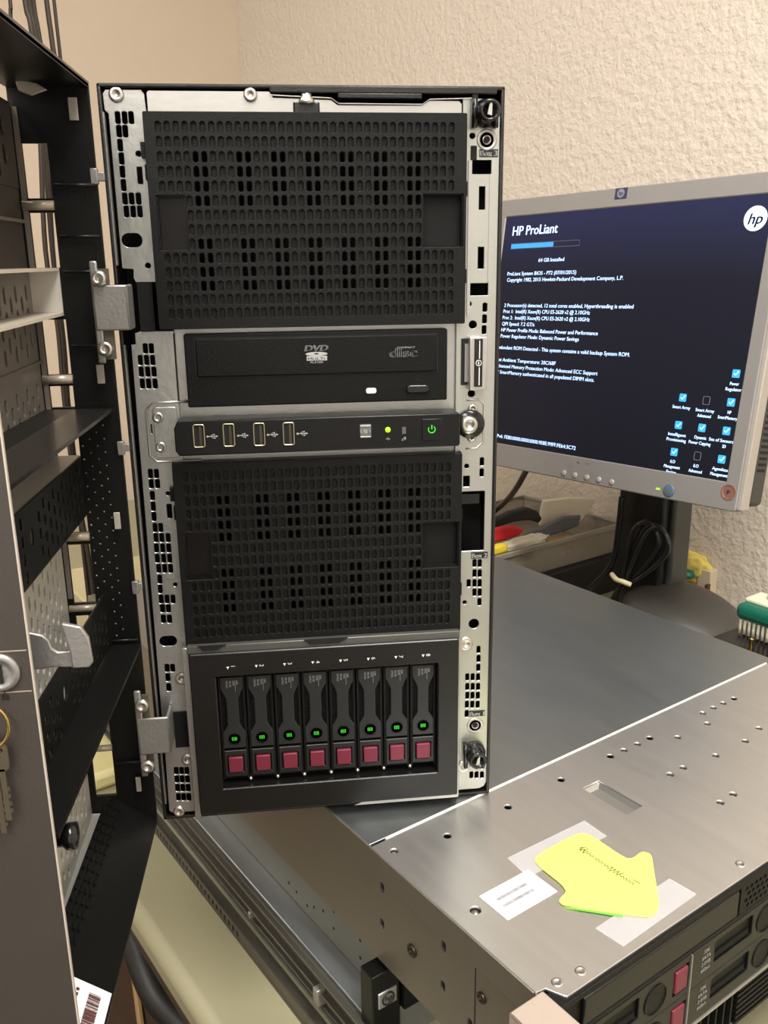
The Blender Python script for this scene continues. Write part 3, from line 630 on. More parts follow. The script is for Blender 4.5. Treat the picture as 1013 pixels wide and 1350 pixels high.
x, z = Y(*z4(376, 494), CY); k = MB(); k.lathe([(.0016, 0), (.0016, .0008), (.0008, .0014)], toward_cam(x, CY, z), 16); k.build('health_light', lime_e, cp, smooth=True)
x, z = Y(*z4(448, 497), CY); k = MB(); k.box(x - .0011, x + .0011, CY - .0005, CY, z - .002, z + .002); k.build('network_light', mat('dim_light', (88, 88, 86), .3), cp)
t = MB()
for a in (376, 448):
    x, z = Y(*z4(a, 535), CY); q = CY - .0002; t.tube([(x - .0012, q, z), (x - .0004, q, z), (x, q, z + .0010), (x + .0004, q, z - .0008), (x + .0006, q, z), (x + .0013, q, z)], .00015, 4)
    if a == 448: t.box(x - .0012, x - .0006, q, CY, z - .001, z - .0004); t.box(x + .0004, x + .0010, q, CY, z + .0004, z + .0012)
t.build('light_symbol', grey_t, cp)
x, z = Y(*z4(570, 491), CY); k = MB(); k.box(x - .0063, x + .0063, CY - .0002, CY, z - .0067, z + .0067); k.build('button_gap', void_m, cp)
k = MB(); k.box(x - .0058, x + .0058, CY - .0012, CY - .0002, z - .0062, z + .0062); ko = k.build('power_button', ctl_m, cp, bev=.0006)
k = MB(); FY = CY - .0014; arc = [(x + .0020 * math.sin(math.radians(a)), FY, z + .0020 * math.cos(math.radians(a))) for a in range(38, 323, 15)]
k.tube(arc, .00032, 6); k.box(x - .0003, x + .0003, FY - .0002, FY + .0002, z, z + .0026); k.build('power_symbol', green_e, ko)
# ---- drive cage
KY = -.012
kx0 = (Y(251, 862, KY)[0] + Y(262, 1075, KY)[0]) / 2; kx1 = (Y(605, 843, KY)[0] + Y(604, 1048, KY)[0]) / 2; kz1 = Y(430, 853, KY)[1]; kz0 = Y(430, 1062, KY)[1]
wx0 = (Y(286, 892, KY)[0] + Y(293, 1040, KY)[0]) / 2; wx1 = (Y(578, 873, KY)[0] + Y(577, 1017, KY)[0]) / 2; wz1 = Y(430, 884, KY)[1]; wz0 = Y(430, 1030, KY)[1]
c = MB(); plate(c, rrect(kx0, kx1, kz0, kz1, .0012), [rrect(wx0, wx1, wz0, wz1, .0006)], .014, FRONT(KY), .0006)
cg = lab(c.build('drive_cage', cage_m, tower), 'black bezel numbered 1 to 8 around eight drive carriers')
c = MB(); c.box(wx0 - .001, wx1 + .001, KY + .0125, KY + .014, wz0 - .001, wz1 + .001); c.build('cage_interior', void_m, cg)
t = MB(); PITCH = (wx1 - wx0) / 8
for i in range(8):
    x = wx0 + (i + .5) * PITCH + .0008; z = wz1 + .0060
    t.prism([(x - .0026, z + .0008), (x - .0008, z + .0008), (x - .0017, z - .0010)], 0, .0001, FRONT(KY - .0001)); text(t, str(i + 1), x + .0003, z + .0011, .0026, FRONT(KY - .0002), rot=-math.pi / 2)
t.build('bay_number', white_t, cg)
# frame trim left & right of the cage (steel returns)
d = MB(); a = Y(250, 868, -.004); d.box(kx0 - .0045, kx0 - .0003, -.006, .003, .0030, kz1 + .002); d.box(kx1 + .0002, kx1 + .0022, -.006, .003, .0042, kz1 + .004); split(d, 'cage_bracket', steel, tower, bev=.0006)
d = MB(); d.box(kx0 - .001, kx1 + .001, -.0098, .004, kz1 - .001, kz1 + .0045); d.build('cage_ledge', mat('ledge_grey', (98, 97, 92), .4, .5), tower, bev=.0006)
d = MB()
for a, b in ((262, 300), (400, 458)): d.prism([(Y(a, 845)[0], kz1 + .0050), (Y(b, 845)[0], kz1 + .0050), (Y(b - 12, 852)[0], kz1 + .0015), (Y(a + 8, 852)[0], kz1 + .0015)], 0, .0006, FRONT(-.0100))
split(d, 'ledge_notch', void_m, tower)
d = MB(); d.prism([(Y(466, 1055)[0], kz0 - .0022), (Y(476, 1055)[0], kz0 - .0003), (kx1, kz0 - .0003), (kx1, kz0 - .0022)], -.010, 0, FRONT(KY + .001)); d.build('bottom_lip', steel_bright, tower)
# ---- carriers: one built, seven copied
DY = -.0065
zoff = 0.
ccx = wx0 + .5 * PITCH; ct = wz1 - .0022; cb = wz0 + .0030
CWM = Matrix.Translation((ccx, DY, cb))
def carrier():
    hw = PITCH * .43; H_ = ct - cb
    ba = MB(); ba.box(ccx - hw, ccx + hw, DY + .004, DY + .006, cb, ct)
    for s in (-1, 1): ba.box(ccx + s * hw - .0006, ccx + s * hw + .0006, DY + .001, DY + .005, cb, ct)
    me_o = ba.build('drive_carrier', blk2, tower)
    # move origin to the carrier's own place
    me_o.data.transform(Matrix.Translation(-CWM.translation + WM[tower.name].translation)); me_o.location = CWM.translation - WM[tower.name].translation
    WM[me_o.name] = CWM
    h = MB(); w2 = hw * .95; wn = hw * .50
    z_ = lambda f: cb + H_ * f
    h.prism([(ccx - w2, z_(.31)), (ccx + w2, z_(.31)), (ccx + w2, z_(.46)), (ccx + wn, z_(.535)), (ccx + wn, z_(.78)), (ccx + w2 * .8, z_(.845)), (ccx + w2, z_(.88)), (ccx + w2, z_(.985)), (ccx - w2, z_(.985)), (ccx - w2, z_(.88)), (ccx - w2 * .8, z_(.845)), (ccx - wn, z_(.78)), (ccx - wn, z_(.535)), (ccx - w2, z_(.46))], 0, .004, FRONT(DY + .004 - .0))
    h.build('carrier_lever', carh_m, me_o, bev=.0004)
    b = MB(); plate(b, rrect(ccx - w2, ccx + w2, z_(.03), z_(.285), .0005), [rrect(ccx - w2 * .72, ccx + w2 * .72, z_(.07), z_(.235), .0004)], .003, FRONT(DY), .0003); b.build('carrier_foot', car_m, me_o)
    b = MB(); b.box(ccx - w2 * .64, ccx + w2 * .64, DY - .0014, DY + .003, z_(.080), z_(.225)); lab(b.build('release_button', red_m, me_o, bev=.0005), 'burgundy release button')
    b = MB(); zc_ = z_(.40); b.lathe([(.0040, 0), (.0040, .0004), (.0036, .0004), (.0036, .0), (.0001, .0)], toward_cam(ccx, DY, zc_), 28); b.build('light_ring', blk2, me_o)
    b = MB()
    for k in range(4): b.box(ccx - .0016 + k * .0009, ccx - .0012 + k * .0009, DY - .00025, DY, zc_ - .0012, zc_ + .0012)
    b.build('status_light', green_e, me_o)
    t = MB()
    for q, s in enumerate(('10K', 'SAS', '300 GB', 'HOTPLUG')):
        text(t, s, ccx + .0030 - q * .0021, z_(.955), .00125, FRONT(DY - .0002), rot=-math.pi / 2, width=(.0030, .0034, .0042, .0048)[q])
    t.box(ccx + .0024, ccx + .00255, DY - .0002, DY, z_(.85), z_(.955)); t.build('carrier_print', grey_t, me_o)
    g = MB()
    for s in (-1, 1):
        for k in range(9): g.tube([(ccx + s * hw * .78, DY + .0036, z_(.50 + k * .033)), (ccx + s * hw * .62, DY + .0036, z_(.515 + k * .033))], .00035, 5)
    split(g, 'carrier_vent', blk, me_o)
    return me_o
c0 = carrier()
c0['label'] = 'hot-plug drive carrier with green light, numbered 1 on the bezel above'
def copy_part(o, parent, dx):
    c = o.copy(); COL.objects.link(c); c.parent = parent
    c.location = o.location + Vector((dx, 0, 0))
    for ch in list(o.children):
        k = ch.copy(); COL.objects.link(k); k.parent = c
    return c
for i in range(1, 8):
    c = copy_part(c0, tower, PITCH * i); c['label'] = 'hot-plug drive carrier with green light, numbered %d on the bezel above' % (i + 1)
d = MB()
for i in range(1, 8): x = wx0 + i * PITCH; d.lathe([(.0014, 0), (.0012, .003), (.0002, .0034)], toward_cam(x, KY + .009, wz0 + .0022), 10)
split(d, 'bay_guide_post', screw_m, cg, smooth=True)
# ---- slide-out information tab
a = Y(*z4(736, 80), -.002); b = Y(*z4(810, 315), -.002)
d = MB(); d.box(a[0], b[0], -.005, .001, b[1], a[1]); io = d.build('pull_tab_housing', steel_bright, tower, bev=.0008)
a = Y(*z4(763, 90), -.0055); b = Y(*z4(796, 303), -.0055); xm, zm = (a[0] + b[0]) / 2, (a[1] + b[1]) / 2
d = MB(); d.box(a[0], b[0], -.0058, -.004, b[1], a[1]); d.build('pull_tab', gloss, io, bev=.0003)
d = MB(); q = -.0060; d.box(xm + .0002, xm + .0007, q, -.0058, zm + .0025, a[1] - .001); d.box(xm + .0002, xm + .0007, q, -.0058, b[1] + .001, zm - .0025)
d.tube([(xm + .0016 * math.cos(k * math.pi / 8), q, zm + .0016 * math.sin(k * math.pi / 8)) for k in range(16)], .00022, 5, close=True); d.box(xm - .0003, xm + .0003, q, -.0058, zm - .0008, zm + .0008); d.build('tab_print', white_t, io)
d = MB(); a = Y(*z4(706, 90)); b = Y(*z4(733, 370)); d.box(a[0], b[0], .0002, .0012, b[1] + .010, a[1]); d.build('tab_slot', void_m, tower)
d = MB(); a = Y(*z4(718, 112)); b = Y(*z4(738, 280)); d.box(a[0], b[0], -.001, .0002, b[1], a[1]); d.build('tab_spring', hinge_m, tower)
# embossed outline around thumbscrew
d = MB(); a = P(*z4(725, 362)); b = P(*z4(800, 575)); d.tube([(a[0], PL, a[1]), (b[0] - .003, PL, a[1]), (b[0], PL, a[1] - .003), (b[0], PL, b[1] + .004), (b[0] - .004, PL, b[1]), (a[0], PL, b[1])], .0007, 6); d.build('embossed_outline', steel_bright, tower, smooth=True)
d = MB(); a = P(*z4(712, 790)); b = P(*z4(790, 830)); d.box(a[0], b[0], .006, .009, b[1], a[1]); d.build('inner_guide', gloss, tower)
# ---- hinges
def hinge(p0, p1, pu, pd, yb):
    a = Y(*p0, -.014); b = Y(*p1, -.014)
    h = MB(); h.box(a[0], b[0], -.0165, -.0145, b[1], a[1]); h.box(b[0] - .002, b[0], -.0165, .001, b[1], a[1])
    u_ = Y(*pu, -.010); d_ = Y(*pd, -.010)
    h.box(a[0] - .0005, a[0] + .0035, -.0160, -.0138, d_[1], u_[1]); ho = h.build('hinge', hinge_m, tower, bev=.0009)
    k = MB(); zs = (u_[1] - .009, d_[1] + .008)
    for zz in zs: torx(k, a[0] + .0042, -.0162, zz, .0042, .0032)
    split(k, 'hinge_screw', screw_m, ho, smooth=True)
    k = MB(); k.box(a[0] + .0035, -TW - .0002, -.0135, -.0120, d_[1] + .002, u_[1] - .004); k.build('hinge_leaf', mat('hinge_taupe', (92, 85, 77), .5, .2), ho)
    return ho
hinge((122, 376), (174, 435), (119, 344), (131, 478), 0)
hinge((181, 946), (227, 990), (178, 906), (185, 1018), 0)
d = MB()
for (a, b, c, e) in ((180, 372, 205, 436), (228, 940, 250, 985)):
    q0, q1 = Y(a, b, .0), Y(c, e, .0); d.box(q0[0], q1[0], .0004, .010, q1[1], q0[1])
split(d, 'hinge_recess', blk2, tower)
# pegs on case side
for a, b in ((126, 233), (161, 590), (180, 773)):
    d = MB(); x, z = Y(a, b, -.002); d.box(x - .0022, x + .0015, -.005, -.001, z - .004, z + .004); d.box(x + .0005, -TW + .0005, -.003, .001, z - .0022, z + .0022)
    d.build('door_catch', hinge_m, tower, bev=.0004)
# ---- DOOR (open 90 degrees towards the viewer)
XR, XB, YF_ = -.1124, -.1535, -.2205
DZ0, DZ1 = .003, .4415
yz_ = lambda py, px=50: Y(px, py, 0)[1]
win = [(190, 262, 50), (281, 353, 55), (421, 493, 72), (508, 536, 80), (560, 602, 95), (655, 700, 108), (715, 792, 118), (808, 860, 125), (950, 1045, 140)]
wh = [rrect(-.1490, -.1362, Y(px, b, 0)[1], Y(px, a, 0)[1]) for a, b, px in win]
for px, py in ((97, 144), (131, 493), (152, 685), (181, 1032)):
    x, z = Y(px, py, -.004)
dr = MB(); plate(dr, rrect(XB, XR, DZ0, DZ1, .001), wh, .0025, FRONT(-.0035), .0003)
# top flange: slopes a little towards the free edge
def quadbox(mb, p, t):   # p: 4 corners (top surface), thickness downwards
    mb.add([*p, *[(a, b, c - t) for a, b, c in p]], [(0, 1, 2, 3), (7, 6, 5, 4), (0, 4, 5, 1), (1, 5, 6, 2), (2, 6, 7, 3), (3, 7, 4, 0)])
quadbox(dr, [(XB, -.0035, DZ1), (XR, -.0035, DZ1), (XR, YF_, DZ1 - .006), (XB, YF_, DZ1 - .006)], .002)
door = lab(dr.build('door', door_m, tower, bev=0), 'open hinged front door seen edge-on, black inside')
dd_ = MB(); quadbox(dd_, [(XR - .0022, -.001, DZ1 + .0012), (XR, -.001, DZ1 + .0012), (XR, YF_, DZ1 - .0048), (XR - .0022, YF_, DZ1 - .0048)], .0028); dd_.build('door_rim', mat('rim_lit_grey', (74, 70, 64), .4, .2), door)  # grey strip puts the light on the flange's top edge into colour
b = MB(); quadbox(b, [(-.142, -.0035, .0245), (XR, -.0035, .0035), (XR, YF_, .0225), (-.142, YF_, .043)], .002)
b.box(XB, -.142, YF_, -.003, .006, .0105)
bo = b.build('bottom_tray', door_m, door)
b = MB()
nn = Vector((XR + .142, 0, -.021)).normalized()
TM = frame((-.142, -.0035, .0247), Vector((0, -1, .088)).normalized(), nn, Vector((.6, 0, .8)))
for i in range(20):
    for j in range(4): b.box(i * .0098 + .006, i * .0098 + .0115, .001 + j * .0030, .0026 + j * .0030, .0001, .0007, TM)
b.build('tray_rib', blk2, bo)
b = MB(); b.box(XB - .001, -.142, YF_, -.0045, .0105, .0125); b.build('pale_tray_lip', doorg2_m, door)
# back panel sections with slots (plane x = XB)
def slotted(z0, z1, y0, y1, pw, ph, w, h, m, name='grille_panel', x=XB + .0015, stag=True, lbl=None, zs=None):
    holes = []; nz = int((z1 - z0 - .004) / ph); ny = int((y1 - y0 - .010) / pw)
    for i in range(ny):
        for j in range(nz):
            cy = y0 + .006 + (i + .5) * pw; cz = z0 + .002 + (j + .5 + (.45 if (stag and i % 2) else 0)) * ph
            if cz + h / 2 > z1 - .001: continue
            holes.append(rrect(cy - w / 2, cy + w / 2, cz - h / 2, cz + h / 2, w * .4, 1))
    p = MB(); plate(p, rrect(y0, y1, z0, z1), holes, .0012, SIDEX(x), .00015); o = p.build(name, m, door)
    if lbl: lab(o, lbl)
    return o
YN = -.0060
gdk = mat('door_upper_shaded', (66, 61, 56), .45, .2, .05, 300, .05)  # mid-grey panel with its shade put into a darker base
slotted(.390, .432, YF_ + .003, YN, .0120, .0138, .0060, .0105, gdk, lbl='slotted top section of the door panel, coloured darker for its shade')
p = MB(); p.box(XB, XB + .001, YF_ + .003, YN, .350, .390); p.build('plain_panel', gdk, door)
slotted(.300, .350, YF_ + .003, YN, .0100, .0120, .0042, .0088, doorg_m)
slotted(.200, .300, YF_ + .003, YN, .0100, .0120, .0040, .0085, doorg_m)
slotted(.012, .200, YF_ + .003, YN, .0098, .0115, .0042, .0080, doorg2_m, lbl='pale slotted lower section of the door panel')
p = MB(); p.box(XB - .0012, XB - .0008, YF_ + .003, YN, .012, .430); p.build('panel_liner', mat('liner_dark', (58, 54, 50), .6), door)
# horizontal ribs/shelves
def rib(name, m, x0, x1, z, t, z2=None, y0=YN, lbl=None):
    z2 = z if z2 is None else z2; q = MB(); quadbox(q, [(x0, y0, z), (x1, y0, z), (x1, YF_ + .003, z2), (x0, YF_ + .003, z2)], t); o = q.build(name, m, door)
    if lbl: lab(o, lbl)
    return o
cream = mat('door_cream_rib', (206, 196, 180), .4, .1)
rib('shelf_rib', cream, XB, -.1362, .3500, .0016, lbl='cream upper shelf rib'); rib('shelf_rib', cream, XB, -.1362, .3265, .0016, lbl='cream lower shelf rib')
rib('panel_ridge', doorg_m, XB, XB + .003, .3745, .0016); rib('panel_ridge', doorg_m, XB, XB + .003, .301, .0016)
rib('smoked_shelf', dark_grey, -.1362, -.1150, .2735, .0018, .2790, lbl='glossy smoked shelf strip'); rib('smoked_shelf_back', door_m, XB, -.1362, .2735, .0018, .2790)
rib('pale_shelf', doorg2_m, XB, -.1362, .2470, .0016, .2490, lbl='pale shelf above the perforated black rib')
def perf(name, x, z0, z1, z0b, z1b, m, lbl):
    holes = []
    L2 = YN - (YF_ + .003)
    hh = z1 - z0
    for i in range(21):
        for j in range(int(hh / .0082) + 1):
            cy = YF_ + .008 + i * .0098; cz = z0 + .0045 + (j + (i % 2) * .5) * .0082
            if cz + .003 > z1 - .001: continue
            if 9 <= i <= 10: continue
            holes.append(rrect(cy - .0020, cy + .0020, cz - .0027, cz + .0027, .0012, 2))
    holes.append(circ(YF_ + .008 + 9.5 * .0098, z0 + hh * .55, .0035, 14, .0042))
    p = MB(); sk = Matrix.Identity(4); sk[1][0] = -(z0b - z0) / L2; sk[1][3] = (z0b - z0) / L2 * YN
    plate(p, rrect(YF_ + .003, YN, z0, z1), holes, .0012, SIDEX(x) @ sk, .0002); return lab(p.build(name, m, door), lbl)
perf('perforated_rib', -.1352, .2115, .2465, .216, .249, door_m, 'perforated black rib in the middle of the door')
perf('perforated_rib', -.1290, .1310, .1640, .142, .172, door_m, 'perforated black rib low on the door')
rib('black_shelf', door_m, -.1300, -.1115, .1290, .0020, .1450, lbl='smooth black shelf below the hook')
q = MB(); q.box(XB, -.1364, YN - .0002, YN + .0012, .3266, .3484); lab(q.build('shelf_end', doorg2_m, door), 'pale end wall between the two cream shelf ribs')
q = MB(); bx_ = Y(82, 1103, -.200); q.lathe([(.0052, 0), (.0052, .006), (.0040, .0075), (.0040, .0095), (.0054, .011), (.0054, .0145), (.002, .0155)], frame((bx_[0] - .009, -.200, bx_[1]), Y_, Z_, X_), 22)
q.build('rubber_bumper', gloss, door, smooth=True)
# cross rods bridging the windows
q = MB()
for py, px in ((271, 51), (500, 78), (707, 110), (801, 112), (985, 140)):
    z = Y(px, py, -.004)[1]; q.tube([(-.1515, -.005, z), (-.1355, -.005, z)], .0025 if py in (500, 707, 271) else .0021, 12)
split(q, 'cross_rod', mat('rod_grey', (168, 158, 142), .35, .3), door, smooth=True)
q = MB(); 
q.box(-.1515, -.1490, -.0052, -.004, .16, .43); q.build('window_mullion', doorg_m, door)
# clip & light tabs
q = MB()
for px, py, w, h in ((97, 144, .0045, .011), (133, 493, .004, .0105), (155, 686, .0035, .0100), (183, 1033, .003, .0100)):
    x, z = Y(px, py, -.006); q.box(x - w / 2, x + w / 2, -.0075, -.006, z - h / 2, z + h / 2)
split(q, 'flange_tab', mat('tab_ivory', (166, 160, 152), .4), door, bev=.0003)
q = MB(); a = Y(24, 110, -.02); q.prism([(0, -.0035), (.006, -.0058), (.0140, -.0030), (.009, 0), (.002, .0015), (-.001, .001)], 0, .002, frame((a[0], -.02, a[1]), X_, Z_, -Y_)); q.build('panel_clip', mat('clip_grey', (168, 160, 150), .4, .3), door, bev=.0006)
q = MB()
for py in (245, 312, 358, 455, 842, 1003):
    x, z = Y(140, py, -.004); q.tube([(XR - .001, -.0055, Y(120, py)[1]), (-.134, -.0055, Y(120, py)[1])], .0009, 6)
split(q, 'flange_ridge', door_m, door, smooth=True)
q = MB()
for a in range(4):
    for b in range(17): q.lathe([(.0006, 0), (.0003, .0005)], toward_cam(-.1335 + a * .0040, -.006, .135 + b * .0078 + (a % 2) * .0039), 8)
q.build('flange_hole_dot', mat('lit_hole_edge', (110, 106, 100), .2, .3), door)  # pale dots for perforations, light on their edges put into the colour
# hook
HY = -.206
q = MB(); hk = [Y(a, b, HY) for a, b in ((30, 833), (56, 838), (64, 845), (68, 855), (76, 860), (94, 858), (98, 880), (70, 880), (28, 886))]
q.prism(hk, -.0018, 0, FRONT(HY)); q.prism([Y(a, b, HY) for a, b in ((82, 819), (108, 824), (118, 838), (124, 870), (119, 877), (97, 878), (94, 857))], 0, .0022, FRONT(HY))
lab(q.build('latch_hook', hinge_m, door, bev=.0005), 'bare metal latch hook')
# free edge flange with lock
q = MB(); plate(q, rrect(XB, XR, .010, DZ1 - .006, .001), [], .0011, FRONT(YF_), .0002); fe = lab(q.build('door_edge_panel', dooredge_m, door), 'silver-brown outer edge of the door carrying the lock')
q = MB(); q.box(XR - .0003, XR + .0003, YF_ - .0002, YF_ + .0012, .012, DZ1 - .007); q.build('edge_bead', mat('edge_bead', (205, 196, 184), .35, .3), door)
# inner black lining of that flange
q = MB(); q.box(XB, XR - .0004, YF_ + .0012, YF_ + .0030, .012, DZ1 - .008); q.build('edge_lining', door_m, door)
lxp = Y(-1, 886, YF_)
q = MB(); q.lathe([(.0072, 0), (.0072, .0012), (.0062, .0018), (.0050, .0018), (.0046, .0012), (.0032, .0014), (.0001, .0014)], toward_cam(lxp[0], YF_, lxp[1]), 36); lk = lab(q.build('lock', hinge_m, door, smooth=True), 'round keyed cam lock')
q = MB(); q.box(lxp[0] - .0004, lxp[0] + .0016, YF_ - .0022, YF_ - .0018, lxp[1] - .0036, lxp[1] + .0036); q.build('keyhole', void_m, door)
px_, pz_ = Y(7, 918, YF_); q = MB(); q.box(px_ - .0013, px_ + .0013, YF_ - .0002, YF_, pz_ - .0014, pz_ + .0004); q.tube([(px_ - .0008, YF_ - .0001, pz_ + .0004), (px_, YF_ - .0001, pz_ + .0016), (px_ + .0008, YF_ - .0001, pz_ + .0004)], .0003, 5); q.build('padlock_symbol', black_t, door)
q = MB()
for py in (858, 912): z = Y(20, py, YF_)[1]; q.box(XB + .001, XR - .001, YF_ - .0002, YF_, z - .0002, z + .0002)
split(q, 'panel_crease', mat('crease_light', (176, 158, 142), .4, .3), door)
# barcode sticker on bottom tray
st = MB(); pts = [(135, 1350), (148, 1307.5), (97, 1309)]
def trayz(x, y): fx = (x + .142) / (XR + .142); fy = (y + .0035) / (YF_ + .0035); return (.0245 + (.0035 - .0245) * fx) + (.0195) * fy
y0_, y1_ = -.1625, -.2165
st.add([(XR - .0006, y0_, trayz(XR, y0_) + .0006), (-.1395, y0_, trayz(-.1395, y0_) + .0006), (-.1395, y1_, trayz(-.1395, y1_) + .0006), (XR - .0006, y1_, trayz(XR, y1_) + .0006)], [(0, 1, 2, 3)])
so = lab(st.build('barcode_sticker', paper_m, door), 'white sticker with a barcode')
st = MB()
def tq(x0, x1, y0, y1): st.add([(x, y, trayz(x, y) + .0009) for x, y in ((x0, y0), (x1, y0), (x1, y1), (x0, y1))], [(0, 1, 2, 3)])
yy = -.168
while yy > -.212: w = random.choice((.0003, .0006, .0009)); tq(-.1215, -.1165, yy, yy - w); yy -= w + random.choice((.0003, .0006))
for k in range(14): tq(-.1268, -.1255, -.168 - k * .003, -.1692 - k * .003 - random.random() * .0012); tq(-.131, -.1298, -.17 - k * .003, -.1712 - k * .003)
st.build('barcode_print', mat('maroon_print', (88, 48, 48), .6), door)

# keys on a ring
kx, kz = Y(-14, 958, YF_ - .004)
kr = thing('key_ring', 'brass coloured key ring with thin keys hanging below the round door lock', 'keys', (kx - .001, YF_ - .004, kz - .03))
q = MB(); q.tube([(kx - .001 + .0075 * math.cos(k * math.pi / 12), YF_ - .004, kz + .0088 * math.sin(k * math.pi / 12)) for k in range(24)], .0006, 8, close=True); q.build('ring', brass, kr, smooth=True)
for dx, l_ in ((-.0005, .036), (.0022, .030)):
    q = MB(); xx = kx + dx; zb2 = kz - .008 - l_
    plate(q, rrect(xx - .0028, xx + .0028, kz - .018, kz - .0065, .0024), [circ(xx, kz - .0095, .0012, 10)], .0010, FRONT(YF_ - .0035 - dx * .4), 0)
    q.box(xx - .0010, xx + .0010, YF_ - .0035 - dx * .4, YF_ - .0027 - dx * .4, zb2, kz - .017)
    for k in range(4): q.box(xx + .001, xx + .0017, YF_ - .0034 - dx * .4, YF_ - .0028 - dx * .4, zb2 + .003 + k * .003, zb2 + .0045 + k * .003)
    q.build('key', mat('key_metal', (120, 112, 96), .4, .8), kr)

# ================================================================ MONITOR
MC = Vector((.3761, .5400, .2604)); a_, b_, c_ = -1.0092, -.177, -.0228
RM = Matrix.Rotation(a_, 4, 'Z') @ Matrix.Rotation(b_, 4, 'X') @ Matrix.Rotation(c_, 4, 'Y')
MM = Matrix.Translation(MC) @ RM            # local x right, y away, z up
mx_, my_, mz_ = [(RM.to_3x3() @ e) for e in (X_, Y_, Z_)]
def MP(px, py): p = hit(px, py, my_, MC.dot(my_)) - MC; return (p.dot(mx_), p.dot(mz_))
foot = MUV @ Vector((-.235, .66, DZ)); 
mon = thing('monitor', 'silver framed flat monitor showing a dark boot screen with white text', 'monitor', foot, TH)
SW, SH = .188, .1505
tb = MP(1000, 228.6)[1]; lb_ = -SW - .014; rb_ = MP(990, 570)[0]; bb_ = MP(800, 642)[1]
print('monitor bezel', tb, lb_, rb_, bb_, MP(657, 614), MP(976, 670), MP(664.3, 264.8), MP(1007, 470))
q = MB(MM); plate(q, rrect(lb_, rb_, bb_, tb, .004), [rrect(-SW, SW, -SH, SH, .0008)], .016, frame((0, -.004, 0), X_, Z_, -Y_), .0012); fr = q.build('screen_bezel', sil, mon)
q = MB(MM); q.box(rb_ - .001, rb_ + .0055, -.002, .014, bb_ + .002, tb - .002); q.build('bezel_side', sil2, mon, bev=.0015)
q = MB(MM); q.box(lb_ + .004, rb_ + .004, .0125, .045, bb_ + .006, tb - .006); bk = q.build('rear_housing', mback, mon, bev=.006, seg=3)
q = MB(MM)
for k in range(34): q.box(rb_ + .0038, rb_ + .0044, .020, .036, bb_ + .045 + k * .0065, bb_ + .048 + k * .0065)
q.build('side_vent', void_m, mon)
scr = bpy.data.materials.new('lit_screen'); scr.use_nodes = True; nt = scr.node_tree; bs = nt.nodes['Principled BSDF']
bs.inputs['Base Color'].default_value = (.006, .006, .008, 1); bs.inputs['Roughness'].default_value = .5; bs.inputs['Specular IOR Level'].default_value = .18
tc = nt.nodes.new('ShaderNodeTexCoord'); sx_ = nt.nodes.new('ShaderNodeSeparateXYZ'); nt.links.new(tc.outputs['Generated'], sx_.inputs['Vector'])
cr = nt.nodes.new('ShaderNodeValToRGB'); cr.color_ramp.elements[0].color = (*lin((17, 18, 27)), 1); cr.color_ramp.elements[1].color = (*lin((38, 42, 80)), 1)
cr.color_ramp.elements[0].position = .0; e = cr.color_ramp.elements.new(.72); e.color = (*lin((19, 21, 37)), 1)
nt.links.new(sx_.outputs['Z'], cr.inputs['Fac']); nt.links.new(cr.outputs['Color'], bs.inputs['Emission Color']); bs.inputs['Emission Strength'].default_value = 1.0
q = MB(MM); q.box(-SW - .001, SW + .001, -.0022, .004, -SH - .001, SH + .001); so = q.build('screen', scr, mon)
wt = mat('screen_white', (205, 225, 250), .5, emit=.8, var=0); bt = mat('screen_blue', (50, 140, 225), .5, emit=.9, var=0); ct_ = mat('screen_cyan', (50, 150, 215), .5, emit=.9, var=0); gt = mat('screen_grey', (105, 110, 125), .5, emit=.6, var=0)
SF = MM @ frame((0, -.0024, 0), X_, Z_, -Y_); SF2 = MM @ frame((0, -.0027, 0), X_, Z_, -Y_)
t = MB()
def line(body, pa, pb, h, bold=.00012, clipx=None):
    a = MP(*pa); b = MP(*pb); text(t, body, a[0], (a[1] + b[1]) / 2 if abs(a[1] - b[1]) < .006 else a[1], h, SF, width=b[0] - a[0], bold=bold)
def ln(body, x0, y0, x1, y1, h=.0046, bold=.00012): line(body, (x0, y0), (x1, y1), h, bold)
zx = lambda x, y: (650 + x / 2.79, 220 + y / 2.79)
def l6(body, x0, y0, x1, y1, h=.0048, bold=.0001): line(body, zx(x0, y0), zx(x1, y1), h, bold)
l6('HP ProLiant', 77, 252, 241, 246, .0125, .00035)
l6('64 GB Installed', 172, 350, 266, 348)
l6('ProLiant System BIOS - P72 (07/01/2015)', 58, 398, 310, 398)
l6('Copyright 1982, 2015 Hewlett-Packard Development Company, L.P.', 57, 420, 483, 420)
l6('2 Processor(s) detected, 12 total cores enabled, Hyperthreading is enabled', 46, 516, 521, 522)
l6('Proc 1:  Intel(R) Xeon(R) CPU E5-2620 v2 @ 2.10GHz', 43, 539, 361, 543)
l6('Proc 2:  Intel(R) Xeon(R) CPU E5-2620 v2 @ 2.10GHz', 40, 562, 360, 568)
l6('QPI Speed: 7.2 GT/s', 38, 584, 157, 587)
l6('HP Power Profile Mode: Balanced Power and Performance', 35, 606, 390, 620)
l6('Power Regulator Mode: Dynamic Power Savings', 33, 628, 320, 642)
l6('Redundant ROM Detected - This system contains a valid backup System ROM.', 18, 670, 508, 698)
l6('Inlet Ambient Temperature: 20C/68F', 12, 716, 235, 728)
l6('Advanced Memory Protection Mode: Advanced ECC Support', 14, 738, 389, 766)
l6('HP SmartMemory authenticated in all populated DIMM slots.', 10, 760, 377, 790)
l6('iLO IPv6: FE80:0000:0000:0000:9E8E:99FF:FE64:3C72', -8, 990, 308, 1042)
zi = lambda x, y: (860 + x / 6.43, 470 + y / 6.43)
